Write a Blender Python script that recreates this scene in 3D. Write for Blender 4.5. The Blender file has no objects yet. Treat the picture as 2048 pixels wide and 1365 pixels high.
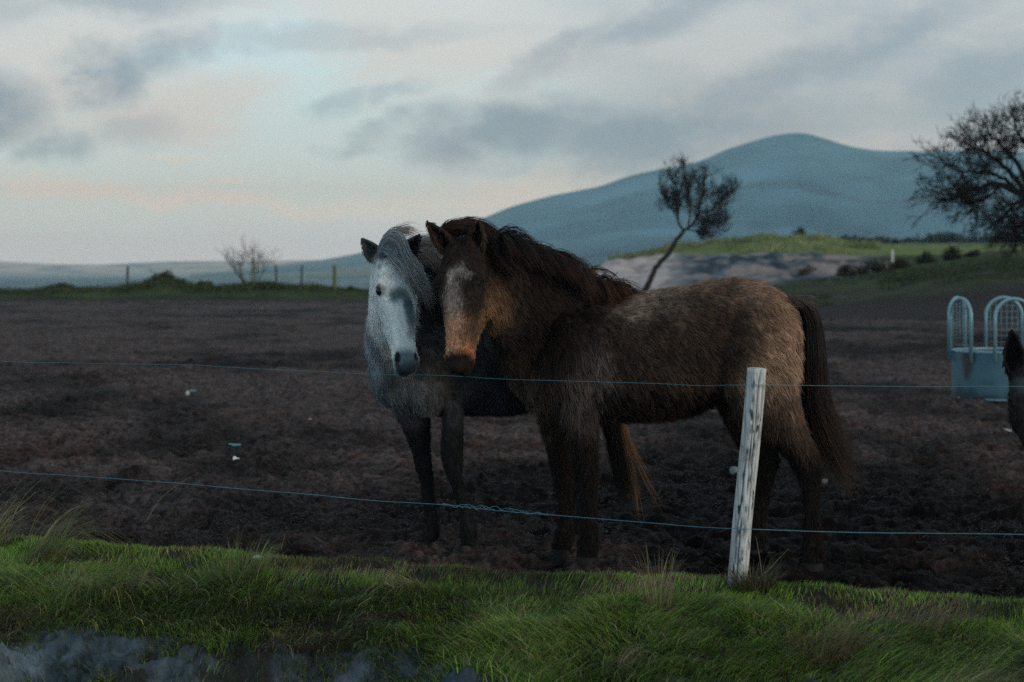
import bpy, math, random
import numpy as np
from mathutils import Vector, Matrix
from mathutils.bvhtree import BVHTree

rng = np.random.default_rng(11)
random.seed(5)
SC = bpy.context.scene
COL = SC.collection

# ------------------------------------------------------------------ camera
F = 3698.0            # focal length in photo pixels (65 mm on a 36 mm frame, 2048 px wide)
CH = 1.37             # eye height above the mud of the field
def P(px, py, Y):     # photo pixel at distance Y -> world point
    return np.array([(px - 1024.0) * Y / F, Y, CH - (py - 550.0) * Y / F])

cam = bpy.data.cameras.new('camera'); cam_o = bpy.data.objects.new('camera', cam); COL.objects.link(cam_o)
cam_o.location = (0, 0, CH); cam_o.rotation_euler = (math.pi / 2, 0, 0)
cam.lens = 65.0; cam.sensor_width = 36.0; cam.shift_y = -132.5 / 2048
cam.clip_start = 0.05; cam.clip_end = 40000
cam.dof.use_dof = True; cam.dof.focus_distance = 8.5; cam.dof.aperture_fstop = 3.4
SC.camera = cam_o

# ------------------------------------------------------------------ view + render settings
SC.view_settings.view_transform = 'Standard'; SC.view_settings.look = 'None'
SC.view_settings.exposure = 0.0; SC.view_settings.gamma = 1.0; SC.view_settings.use_curve_mapping = False
SC.render.engine = 'CYCLES'
SC.cycles.use_denoising = False
SC.cycles.max_bounces = 5; SC.cycles.diffuse_bounces = 2; SC.cycles.glossy_bounces = 2
SC.cycles.transmission_bounces = 3; SC.cycles.volume_bounces = 0; SC.cycles.transparent_max_bounces = 8

# ------------------------------------------------------------------ sun (low, veiled, from behind right)
SUN_EL = math.radians(14); SUN_AZ = math.radians(133)      # azimuth clockwise from +Y
sun_dir = Vector((math.sin(SUN_AZ) * math.cos(SUN_EL), math.cos(SUN_AZ) * math.cos(SUN_EL), math.sin(SUN_EL)))
sun = bpy.data.lights.new('sun', 'SUN'); sun_o = bpy.data.objects.new('sun', sun); COL.objects.link(sun_o)
sun.energy = 1.25; sun.angle = math.radians(20); sun.color = (1.0, 0.80, 0.58)
sun_o.rotation_euler = (-sun_dir).to_track_quat('-Z', 'Y').to_euler()

# ------------------------------------------------------------------ world: Nishita sky + broken cloud
class NT:
    def __init__(s, nt): s.nt = nt; s.n = nt.nodes; s.l = nt.links
    def node(s, t, **k):
        x = s.n.new(t)
        for a, b in k.items(): setattr(x, a, b)
        return x
    def put(s, sock, v):
        if isinstance(v, bpy.types.NodeSocket): s.l.new(v, sock)
        elif v is not None: sock.default_value = v
    def m(s, op, a, b=None, c=None, clamp=False):
        x = s.node('ShaderNodeMath', operation=op, use_clamp=clamp)
        s.put(x.inputs[0], a); s.put(x.inputs[1], b); s.put(x.inputs[2], c)
        return x.outputs[0]
    def mix(s, f, a, b, blend='MIX'):
        x = s.node('ShaderNodeMix', data_type='RGBA', blend_type=blend)
        s.put(x.inputs[0], f); s.put(x.inputs[6], a); s.put(x.inputs[7], b)
        return x.outputs[2]
    def noise(s, vec, scale, detail=4, rough=0.55, dim='3D'):
        x = s.node('ShaderNodeTexNoise', noise_dimensions=dim)
        if vec is not None: s.l.new(vec, x.inputs['Vector'])
        x.inputs['Scale'].default_value = scale; x.inputs['Detail'].default_value = detail
        x.inputs['Roughness'].default_value = rough
        return x
    def smooth(s, v, a, b, lo=0.0, hi=1.0):
        x = s.node('ShaderNodeMapRange', interpolation_type='SMOOTHSTEP')
        s.put(x.inputs[0], v); x.inputs[1].default_value = a; x.inputs[2].default_value = b
        x.inputs[3].default_value = lo; x.inputs[4].default_value = hi
        return x.outputs[0]
    def comb(s, x, y, z):
        c = s.node('ShaderNodeCombineXYZ'); s.put(c.inputs[0], x); s.put(c.inputs[1], y); s.put(c.inputs[2], z)
        return c.outputs[0]

world = bpy.data.worlds.new('World'); SC.world = world; world.use_nodes = True
w = NT(world.node_tree); w.n.clear()
sky = w.node('ShaderNodeTexSky', sky_type='NISHITA', sun_disc=False)
sky.sun_elevation = SUN_EL; sky.sun_rotation = SUN_AZ; sky.air_density = 1.0; sky.dust_density = 2.0
tc = w.node('ShaderNodeTexCoord')
sp = w.node('ShaderNodeSeparateXYZ'); w.l.new(tc.outputs['Generated'], sp.inputs[0])
AZ = w.m('ARCTAN2', sp.outputs[0], sp.outputs[1]); EL = w.m('ARCSINE', sp.outputs[2])
U = w.m('MULTIPLY_ADD', AZ, 36.98, 10.24)          # sky angles in units of 100 photo pixels
V = w.m('MULTIPLY_ADD', EL, -36.98, 5.5)
uv = w.comb(U, w.m('MULTIPLY', V, 1.6), 0.0)
nA = w.noise(uv, 0.55, 7, 0.62); nB = w.noise(w.comb(U, w.m('MULTIPLY', V, 2.6), 3.7), 0.23, 6, 0.6)
sA = w.node('ShaderNodeSeparateColor'); w.l.new(nA.outputs['Color'], sA.inputs[0])
UW = w.m('MULTIPLY_ADD', w.m('SUBTRACT', sA.outputs[0], 0.5), 2.4, U)
VW = w.m('MULTIPLY_ADD', w.m('SUBTRACT', sA.outputs[1], 0.5), 1.25, V)
nAf = nA.outputs['Fac']; nBf = nB.outputs['Fac']
def blob(cx, cy, rx, ry, rot=0.0, k=1.0):
    du = w.m('SUBTRACT', UW, cx / 100); dv = w.m('SUBTRACT', VW, cy / 100)
    c, s_ = math.cos(math.radians(rot)), math.sin(math.radians(rot))
    a = w.m('MULTIPLY_ADD', du, c * 100 / rx, w.m('MULTIPLY', dv, s_ * 100 / rx))
    b = w.m('MULTIPLY_ADD', du, -s_ * 100 / ry, w.m('MULTIPLY', dv, c * 100 / ry))
    d = w.m('SQRT', w.m('MULTIPLY_ADD', a, a, w.m('MULTIPLY', b, b)))
    return w.smooth(d, 1.3, 0.25, 0.0, k)
def union(items):
    r = None
    for it in items:
        v = blob(*it); r = v if r is None else w.m('MAXIMUM', r, v)
    return r
def S(c, k=10.0): return (c[0] * k, c[1] * k, c[2] * k, 1.0)
clear = w.mix(0.85, sky.outputs[0], S((0.56, 0.74, 0.77)))
# high thin veil, warm
veil = w.smooth(w.m('ADD', nBf, w.smooth(V, 4.2, 0.2, 0.0, 0.30)), 0.50, 0.80)
c1 = w.mix(w.m('MULTIPLY', veil, 0.85), clear, S((0.585, 0.565, 0.515)))
# cream bars low over the sea
cream = union([(170, 385, 190, 22, 7, 1.0), (400, 408, 240, 24, 4, .95), (700, 418, 330, 26, 0, .75), (365, 322, 90, 9, 1, .8), (440, 370, 100, 9, 0, .8), (990, 395, 150, 40, 0, .8), (1130, 360, 190, 30, -8, .7)])
c2 = w.mix(cream, c1, S((0.615, 0.655, 0.595)))
# haze bank on the horizon
hz = w.smooth(w.m('ADD', V, w.m('MULTIPLY', nBf, 0.7)), 4.45, 5.3)
c3 = w.mix(w.m('MULTIPLY', hz, 0.85), c2, S((0.46, 0.53, 0.58)))
# grey stratus right and overhead; unseen rear-left sky kept bright to light the ponies
far = w.m('MULTIPLY', w.smooth(U, 9.0, 14.5), w.smooth(U, 95.0, 60.0))
far = w.m('MAXIMUM', far, w.smooth(V, -0.4, -3.5))
low = w.smooth(w.m('MULTIPLY_ADD', w.m('SUBTRACT', nAf, 0.5), 1.6, V), 3.75, 3.0)
strat = w.m('MULTIPLY', w.m('MULTIPLY', far, low), 0.85)
c4 = w.mix(strat, c3, w.mix(w.smooth(nBf, 0.36, 0.66), S((0.30, 0.345, 0.375)), S((0.47, 0.48, 0.46))))
c4 = w.mix(w.smooth(V, -4.0, -22.0, 0.0, 0.9), c4, w.mix(w.smooth(nBf, 0.36, 0.66), S((0.20, 0.22, 0.235)), S((0.30, 0.31, 0.31))))  # unseen overhead cloud darkened to hold down light on the ground
# separate darker clouds
grey = union([(225, 165, 105, 78, -12, .80), (320, 118, 90, 60, -15, .55), (400, 98, 55, 45, -10, .40), (15, 235, 115, 82, 8, .78), (140, 305, 95, 42, -4, .55), (285, 275, 85, 42, -8, .30),
              (230, 8, 300, 48, 0, .5), (30, 30, 120, 50, 0, .4), (690, 205, 85, 30, -12, .35), (715, 282, 80, 36, -18, .50), (790, 195, 60, 28, -20, .30), (870, 262, 160, 52, -10, .52),
              (1040, 270, 270, 74, -5, .72), (1330, 280, 350, 85, -3, .72), (1020, 330, 110, 26, -5, .35), (1500, 190, 300, 60, -22, .48), (1330, 40, 240, 46, -24, .42), (1120, 110, 170, 40, -32, .40),
              (1750, 90, 330, 52, -24, .42), (1980, 160, 180, 60, -20, .35), (640, 80, 420, 26, -3, .25)])
grey = w.m('MULTIPLY', w.m('MULTIPLY', grey, 1.15), w.smooth(nAf, 0.28, 0.58, 0.5, 1.1))
c5 = w.mix(w.m('MINIMUM', grey, 1.0), c4, S((0.205, 0.25, 0.29)))
c5 = w.mix(1.0, c5, w.mix(w.smooth(V, 2.2, 5.3), (1, 1, 1, 1), (1.15, 1.38, 1.62, 1)), 'MULTIPLY')
c5 = w.mix(1.0, c5, (0.80, 0.96, 1.10, 1), 'MULTIPLY')
below = w.smooth(V, 5.55, 7.5)
c6 = w.mix(below, c5, S((0.10, 0.12, 0.13)))
bg = w.node('ShaderNodeBackground'); w.l.new(c6, bg.inputs[0]); bg.inputs[1].default_value = 0.15
out = w.node('ShaderNodeOutputWorld'); w.l.new(bg.outputs[0], out.inputs[0])

# ------------------------------------------------------------------ helpers: numbers
def _hash(ix, iy, iz, seed):
    h = (ix.astype(np.int64) * 374761393 + iy.astype(np.int64) * 668265263 + iz.astype(np.int64) * 2147483647 + seed * 974634777) & 0xffffffff
    h = ((h ^ (h >> 13)) * 1274126177) & 0xffffffff
    h = ((h ^ (h >> 16)) * 2246822519) & 0xffffffff
    return (h & 0xffff).astype(np.float64) / 65535.0
def vnoise(p, seed=0):
    p = np.asarray(p, float)
    if p.shape[-1] == 2: p = np.concatenate([p, np.zeros(p.shape[:-1] + (1,))], -1)
    i = np.floor(p).astype(np.int64); f = p - i; f = f * f * f * (f * (f * 6 - 15) + 10)
    r = 0
    for dx in (0, 1):
        for dy in (0, 1):
            for dz in (0, 1):
                wt = (f[..., 0] if dx else 1 - f[..., 0]) * (f[..., 1] if dy else 1 - f[..., 1]) * (f[..., 2] if dz else 1 - f[..., 2])
                r = r + wt * _hash(i[..., 0] + dx, i[..., 1] + dy, i[..., 2] + dz, seed)
    return r * 2 - 1
def fbm(p, oct=4, seed=0, gain=0.5):
    p = np.asarray(p, float); r = 0; a = 1.0
    for o in range(oct):
        r = r + a * vnoise(p * (2.03 ** o), seed + o * 17); a *= gain
    return r
def sstep(x, a, b):
    t = np.clip((x - a) / (b - a), 0, 1); return t * t * (3 - 2 * t)
def nrm(v): return v / np.maximum(np.linalg.norm(v, axis=-1, keepdims=True), 1e-9)
def catmull(A, n):
    A = np.asarray(A, float); K = len(A)
    E = np.vstack([2 * A[0] - A[1], A, 2 * A[-1] - A[-2]])
    out = []
    for k in range(K - 1):
        p0, p1, p2, p3 = E[k], E[k + 1], E[k + 2], E[k + 3]
        for t in np.linspace(0, 1, n, endpoint=False):
            out.append(0.5 * (2 * p1 + (p2 - p0) * t + (2 * p0 - 5 * p1 + 4 * p2 - p3) * t * t + (3 * p1 - p0 - 3 * p2 + p3) * t ** 3))
    out.append(A[-1]); return np.array(out)

# ------------------------------------------------------------------ helpers: objects
def mesh_np(name, V, faces, smooth=True):
    me = bpy.data.meshes.new(name)
    faces = [np.asarray(f, np.int32) for f in (faces if isinstance(faces, list) else [faces]) if len(f)]
    me.vertices.add(len(V)); me.vertices.foreach_set('co', np.asarray(V, np.float32).ravel())
    nl = sum(f.size for f in faces); npol = sum(len(f) for f in faces)
    me.loops.add(nl); me.polygons.add(npol)
    me.loops.foreach_set('vertex_index', np.concatenate([f.ravel() for f in faces]))
    tot = np.concatenate([np.full(len(f), f.shape[1], np.int32) for f in faces])
    me.polygons.foreach_set('loop_start', np.concatenate([[0], np.cumsum(tot)[:-1]]).astype(np.int32))
    me.polygons.foreach_set('loop_total', tot)
    me.polygons.foreach_set('use_smooth', np.full(npol, smooth))
    me.update(calc_edges=True); me.validate()
    return me
def set_col(me, C, name='col'):
    a = me.attributes.new(name, 'FLOAT_COLOR', 'POINT')
    C = np.asarray(C, np.float32)
    if C.shape[1] == 3: C = np.hstack([C, np.ones((len(C), 1), np.float32)])
    a.data.foreach_set('color', C.ravel())
def add(name, data, mat=None, parent=None, loc=(0, 0, 0)):
    o = bpy.data.objects.new(name, data); COL.objects.link(o)
    o.location = loc
    if parent is not None: o.parent = parent
    if mat is not None and data is not None: data.materials.append(mat)
    return o
def tag(o, label=None, cat=None, group=None, kind=None):
    if label: o['label'] = label
    if cat: o['category'] = cat
    if group: o['group'] = group
    if kind: o['kind'] = kind
    return o
def thing(name, loc, label, cat, group=None):
    return tag(add(name, None, loc=tuple(loc)), label, cat, group)
def grid_faces(nr, nc):
    i = np.arange(nr * nc).reshape(nr, nc)
    return np.stack([i[:-1, :-1], i[:-1, 1:], i[1:, 1:], i[1:, :-1]], -1).reshape(-1, 4)
class Parts:
    """collects vertex/face lists"""
    def __init__(s): s.V = []; s.Q = []; s.T = []; s.C = []; s.n = 0
    def add(s, V, Q=None, T=None, C=None):
        V = np.asarray(V, float)
        if Q is not None and len(Q): s.Q.append(np.asarray(Q) + s.n)
        if T is not None and len(T): s.T.append(np.asarray(T) + s.n)
        if C is not None: s.C.append(np.broadcast_to(np.asarray(C, float), (len(V), 3)))
        s.V.append(V); s.n += len(V)
    def mesh(s, name, off=(0, 0, 0), smooth=True):
        V = np.vstack(s.V) - np.asarray(off)
        f = []
        if s.Q: f.append(np.vstack(s.Q))
        if s.T: f.append(np.vstack(s.T))
        me = mesh_np(name, V, f, smooth)
        if s.C: set_col(me, np.vstack(s.C))
        return me
def loft(parts, st, n=6, ring=28, C=None):
    """st rows: centre(3) U(3) Vup(3) Vdown(3) exponent"""
    S_ = catmull(st, n); th = np.linspace(0, 2 * np.pi, ring, endpoint=False)
    c, s_ = np.cos(th), np.sin(th)
    V = []
    for r in S_:
        e = r[12]; cc = np.sign(c) * np.abs(c) ** e; ss = np.sign(s_) * np.abs(s_) ** e
        V.append(r[0:3] + cc[:, None] * r[3:6] + np.where(ss > 0, ss, 0)[:, None] * r[6:9] + np.where(ss < 0, -ss, 0)[:, None] * r[9:12])
    K = len(S_); V = np.vstack(V + [S_[0, 0:3][None], S_[-1, 0:3][None]])
    i = np.arange(K * ring).reshape(K, ring); j = np.roll(i, -1, 1)
    Q = np.stack([i[:-1], j[:-1], j[1:], i[1:]], -1).reshape(-1, 4)
    T = np.vstack([np.stack([np.full(ring, K * ring), j[0], i[0]], -1), np.stack([np.full(ring, K * ring + 1), i[-1], j[-1]], -1)])
    parts.add(V, Q, T, C)
def tube(parts, pts, rad, sides=6, C=None, ref=(0, 0, 1)):
    pts = np.asarray(pts, float); rad = np.broadcast_to(np.asarray(rad, float), (len(pts),))
    t = nrm(np.gradient(pts, axis=0)); ref = np.asarray(ref, float)
    if abs(t.mean(0) @ ref) > 0.9 * np.linalg.norm(t.mean(0)): ref = np.array([1.0, 0.1, 0.0])
    a = nrm(np.cross(t, ref)); b = np.cross(t, a)
    th = np.linspace(0, 2 * np.pi, sides, endpoint=False)
    V = (pts[:, None] + rad[:, None, None] * (np.cos(th)[None, :, None] * a[:, None] + np.sin(th)[None, :, None] * b[:, None])).reshape(-1, 3)
    K = len(pts); i = np.arange(K * sides).reshape(K, sides); j = np.roll(i, -1, 1)
    Q = np.stack([i[:-1], j[:-1], j[1:], i[1:]], -1).reshape(-1, 4)
    V = np.vstack([V, pts[:1], pts[-1:]])
    T = np.vstack([np.stack([np.full(sides, K * sides), j[0], i[0]], -1), np.stack([np.full(sides, K * sides + 1), i[-1], j[-1]], -1)])
    parts.add(V, Q, T, C)
def ellipsoid(parts, c, ax, C=None, n=14):
    """ax: 3x3 rows = semi-axes"""
    th = np.linspace(0, np.pi, n); ph = np.linspace(0, 2 * np.pi, 2 * n, endpoint=False)
    T_, P_ = np.meshgrid(th, ph, indexing='ij')
    d = np.stack([np.sin(T_) * np.cos(P_), np.sin(T_) * np.sin(P_), np.cos(T_)], -1).reshape(-1, 3)
    V = np.asarray(c) + d @ np.asarray(ax, float)
    i = np.arange(n * 2 * n).reshape(n, 2 * n); j = np.roll(i, -1, 1)
    parts.add(V, np.stack([i[:-1], i[1:], j[1:], j[:-1]], -1).reshape(-1, 4), None, C)

# ------------------------------------------------------------------ helpers: materials
def mat(name, build):
    m = bpy.data.materials.new(name); m.use_nodes = True
    t = NT(m.node_tree); t.n.clear()
    o = t.node('ShaderNodeOutputMaterial'); build(t, o); return m
def principled(t, o, col=None, rough=0.8, spec=0.3, metal=0.0, normal=None):
    b = t.node('ShaderNodeBsdfPrincipled')
    t.put(b.inputs['Base Color'], col); t.put(b.inputs['Roughness'], rough)
    t.put(b.inputs['Specular IOR Level'], spec); t.put(b.inputs['Metallic'], metal)
    if normal is not None: t.l.new(normal, b.inputs['Normal'])
    t.l.new(b.outputs[0], o.inputs['Surface']); return b
def objco(t): return t.node('ShaderNodeTexCoord').outputs['Object']
def bump(t, h, strength, dist):
    b = t.node('ShaderNodeBump'); b.inputs['Strength'].default_value = strength; b.inputs['Distance'].default_value = dist
    t.l.new(h, b.inputs['Height']); return b.outputs[0]
def attr(t, name='col'):
    a = t.node('ShaderNodeAttribute'); a.attribute_name = name; return a.outputs['Color']
def vcol_mat(name, rough=0.85, spec=0.25, nscale=0, namt=0.3, bstr=0.0, bscale=60, bdist=0.01):
    def b(t, o):
        c = attr(t); co = objco(t)
        if nscale:
            n = t.noise(co, nscale, 5, 0.6)
            c = t.mix(1.0, c, t.mix(n.outputs['Fac'], (1 - namt,) * 3 + (1,), (1 + namt,) * 3 + (1,)), 'MULTIPLY')
        nm = bump(t, t.noise(co, bscale, 6, 0.65).outputs['Fac'], bstr, bdist) if bstr else None
        principled(t, o, c, rough, spec, normal=nm)
    return mat(name, b)
def hair_mat(name, rough=0.5, spec=0.35, trans=0.25):
    def b(t, o):
        c = attr(t)
        p = principled(t, o, c, rough, spec)
        tr = t.node('ShaderNodeBsdfTranslucent'); t.l.new(c, tr.inputs[0])
        mx = t.node('ShaderNodeMixShader'); mx.inputs[0].default_value = trans
        t.l.new(p.outputs[0], mx.inputs[1]); t.l.new(tr.outputs[0], mx.inputs[2]); t.l.new(mx.outputs[0], o.inputs['Surface'])
    return mat(name, b)
M_coat = hair_mat('coat_hair', 0.6, 0.25, 0.2)
M_long = hair_mat('long_hair', 0.42, 0.4, 0.35)
M_skin = vcol_mat('pony_skin', 0.75, 0.2, 60, 0.3, 0.3, 160, 0.004)
def flat(name, col, rough=0.6, spec=0.3, metal=0.0, ns=25, amt=0.25, bs=0.2, bd=0.004):
    def b(t, o):
        co = objco(t); n = t.noise(co, ns, 5, 0.6)
        c = t.mix(n.outputs['Fac'], tuple(x * (1 - amt) for x in col) + (1,), tuple(min(1, x * (1 + amt)) for x in col) + (1,))
        principled(t, o, c, rough, spec, metal, bump(t, n.outputs['Fac'], bs, bd))
    return mat(name, b)
M_hoof = flat('hoof_horn', (0.010, 0.010, 0.010), 0.7, 0.2)
M_eye = mat('eye_gloss', lambda t, o: principled(t, o, (0.010, 0.008, 0.007, 1), 0.16, 0.4))

#@@TERRAIN
# ================================================================== SETTING
# bank edge (field side) as a function of X
EX = np.array([-8.0, -4.2, -2.5, -0.73, -0.05, 0.96, 2.02, 3.5, 8.0]); EY = np.array([11.0, 9.75, 9.03, 8.34, 7.99, 7.78, 7.30, 6.75, 5.2])
def edgeY(X): return np.interp(X, EX, EY) + 0.05 * vnoise(np.stack([X * 1.7, X * 0], -1), 3) + 0.02 * vnoise(np.stack([X * 7, X * 0], -1), 4)
BV = np.array([-0.6, -0.32, -0.12, 0.0, 0.6, 1.1, 1.22, 1.42, 1.7, 2.6]); BZ = np.array([-0.3, -0.03, 0.055, 0.08, -0.01, -0.09, -0.13, -0.33, -0.42, -0.47])
def bank_z(X, Y):
    v = edgeY(X) - Y
    p2 = np.stack([X, Y], -1)
    v2 = v + 0.13 * fbm(p2 * 1.6, 3, 21) * sstep(v, 0.6, 1.1)
    z = np.interp(v2, BV, BZ)
    z = z + 0.030 * fbm(p2 * 2.2, 3, 5) * sstep(v, 0.05, 0.5) + 0.012 * fbm(p2 * 7, 3, 6)
    sand = sstep(v2, 1.08, 1.26)
    z = z + sand * (0.07 * (np.abs(fbm(p2 * np.array([2.4, 4.5]), 3, 31)) - 0.3) + 0.05 * (0.35 - np.abs(fbm(p2 * np.array([5.0, 8.0]), 3, 34, 0.5))) + 0.010 * fbm(p2 * 26, 4, 33, 0.6))
    return z, v, sand

def build_field():
    us = np.concatenate([np.arange(-1300, -420, 22), np.arange(-420, 2480, 3.6), np.arange(2480, 3300, 22)]); ys = np.concatenate([np.arange(1320, 1210, -6), np.arange(1210, 760, -1.7), np.arange(760, 592, -1.1)])
    Ug, Yg = np.meshgrid(us, ys); Y = F * CH / (Yg - 550); X = (Ug - 1024) * Y / F
    p2 = np.stack([X, Y], -1)
    v = edgeY(X) - Y
    lod = np.clip(12.0 / Y, 0.25, 1.0)
    warp = np.stack([vnoise(p2 * 3, 50), vnoise(p2 * 3, 51)], -1) * 0.12
    q = p2 + warp
    h = 0.03 * fbm(q * 1.1, 3, 1) + 0.045 * (np.abs(fbm(q * 3.6, 3, 7)) - 0.35) + 0.028 * fbm(q * 9, 3, 8) + 0.009 * fbm(p2 * 27, 2, 9) * lod
    # hoof prints: round pits with a lip
    hp = np.zeros_like(h)
    for k in range(900):
        y0 = F * CH / rng.uniform(45, 640); x0 = (rng.uniform(-400, 2400) - 1024) * y0 / F
        r = rng.uniform(0.05, 0.075)
        m = (np.abs(X - x0) < 0.16) & (np.abs(Y - y0) < 0.16)
        if m.any():
            d = np.hypot(X[m] - x0, Y[m] - y0) / r
            hp[m] += -0.05 * np.exp(-d ** 4) + 0.012 * np.exp(-((d - 1.35) / 0.3) ** 2)
    h = h + hp
    fade = sstep(v, -0.35, 0.1)
    h = h * (1 - 0.6 * fade) - 0.7 * sstep(v, 0.0, 0.35)
    # tone of the soil: darker to the right and in hollows, paler on the left
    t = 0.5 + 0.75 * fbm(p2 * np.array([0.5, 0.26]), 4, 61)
    paleness = np.clip(0.44 - 0.055 * X * 18 / (Y + 9) + 0.95 * (t - 0.5) + 0.30 * fbm(p2 * np.array([1.9, 1.0]), 3, 64) + sstep(Y, 10, 22) * 0.36 - 0.35 * sstep(Y, 75, 100), 0, 1)
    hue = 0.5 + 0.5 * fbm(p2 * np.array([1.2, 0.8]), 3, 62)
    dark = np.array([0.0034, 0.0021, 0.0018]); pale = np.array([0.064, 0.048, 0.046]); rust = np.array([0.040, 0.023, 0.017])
    C = dark + (pale - dark) * (paleness ** 1.5)[..., None]
    C = C + (rust - pale) * (paleness * np.clip(hue - 0.55, 0, 1) * 1.4)[..., None]
    C = C * (1 + 0.35 * np.clip(h / 0.03, -1, 1) * 0.6)[..., None] * (1 + 0.25 * fbm(p2 * 14, 3, 63))[..., None]
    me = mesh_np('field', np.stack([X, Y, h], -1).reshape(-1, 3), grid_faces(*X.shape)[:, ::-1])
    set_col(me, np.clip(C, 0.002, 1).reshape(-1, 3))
    def b(t, o):
        co = objco(t)
        mp = t.node('ShaderNodeMapping'); t.l.new(co, mp.inputs[0]); mp.inputs['Scale'].default_value = (1.0, 0.55, 1.0)
        n = t.noise(mp.outputs[0], 22, 8, 0.7); n2 = t.noise(mp.outputs[0], 85, 4, 0.7)
        c = t.mix(1.0, attr(t), t.mix(t.smooth(n.outputs['Fac'], 0.3, 0.72), (0.18, 0.17, 0.17, 1), (2.1, 2.05, 2.0, 1)), 'MULTIPLY')
        straw = t.smooth(n2.outputs['Fac'], 0.62, 0.72)
        c = t.mix(t.m('MULTIPLY', straw, 0.35), c, (0.06, 0.045, 0.035, 1))
        hgt = t.m('MULTIPLY_ADD', n2.outputs['Fac'], 0.35, n.outputs['Fac'])
        principled(t, o, c, 0.8, 0.1, normal=bump(t, hgt, 1.0, 0.035))
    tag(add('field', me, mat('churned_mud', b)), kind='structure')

def build_bank():
    xs = np.arange(-4.6, 3.6, 0.016); vs = np.concatenate([np.arange(-0.55, 1.0, 0.02), np.arange(1.0, 1.9, 0.011), np.arange(1.9, 2.6, 0.05)])
    X, v = np.meshgrid(xs, vs); Y = edgeY(X) - v
    z, v_, sand = bank_z(X, Y)
    p2 = np.stack([X, Y], -1)
    soil = np.array([0.02, 0.018, 0.012]); sd = np.array([0.075, 0.105, 0.13])
    C = soil + (sd * (1 + 0.55 * fbm(p2 * 6, 4, 71) + 0.35 * fbm(p2 * 35, 3, 72))[..., None] - soil) * (sand * (1 - 0.85 * sstep(fbm(p2 * np.array([3.0, 7.0]), 4, 73), 0.12, 0.4)))[..., None]
    me = mesh_np('bank', np.stack([X, Y, z], -1).reshape(-1, 3), grid_faces(*X.shape))
    set_col(me, np.clip(C, 0.002, 1).reshape(-1, 3))
    tag(add('bank', me, vcol_mat('bank_soil', 0.9, 0.2, 30, 0.5, 0.8, 45, 0.02)), kind='structure')
    # lane the photographer stands on
    us = np.linspace(-14, 14, 60); ws = np.linspace(-6, 8.2, 60); X, Y = np.meshgrid(us, ws)
    Y = np.minimum(Y, edgeY(X) - 1.9); z = -0.455 + 0.012 * fbm(np.stack([X, Y], -1) * 2, 2, 8)
    me = mesh_np('lane', np.stack([X, Y, z], -1).reshape(-1, 3), grid_faces(*X.shape))
    tag(add('lane', me, flat('lane_sand', (0.15, 0.15, 0.15), 0.9, 0.2, ns=6)), kind='structure')

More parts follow.
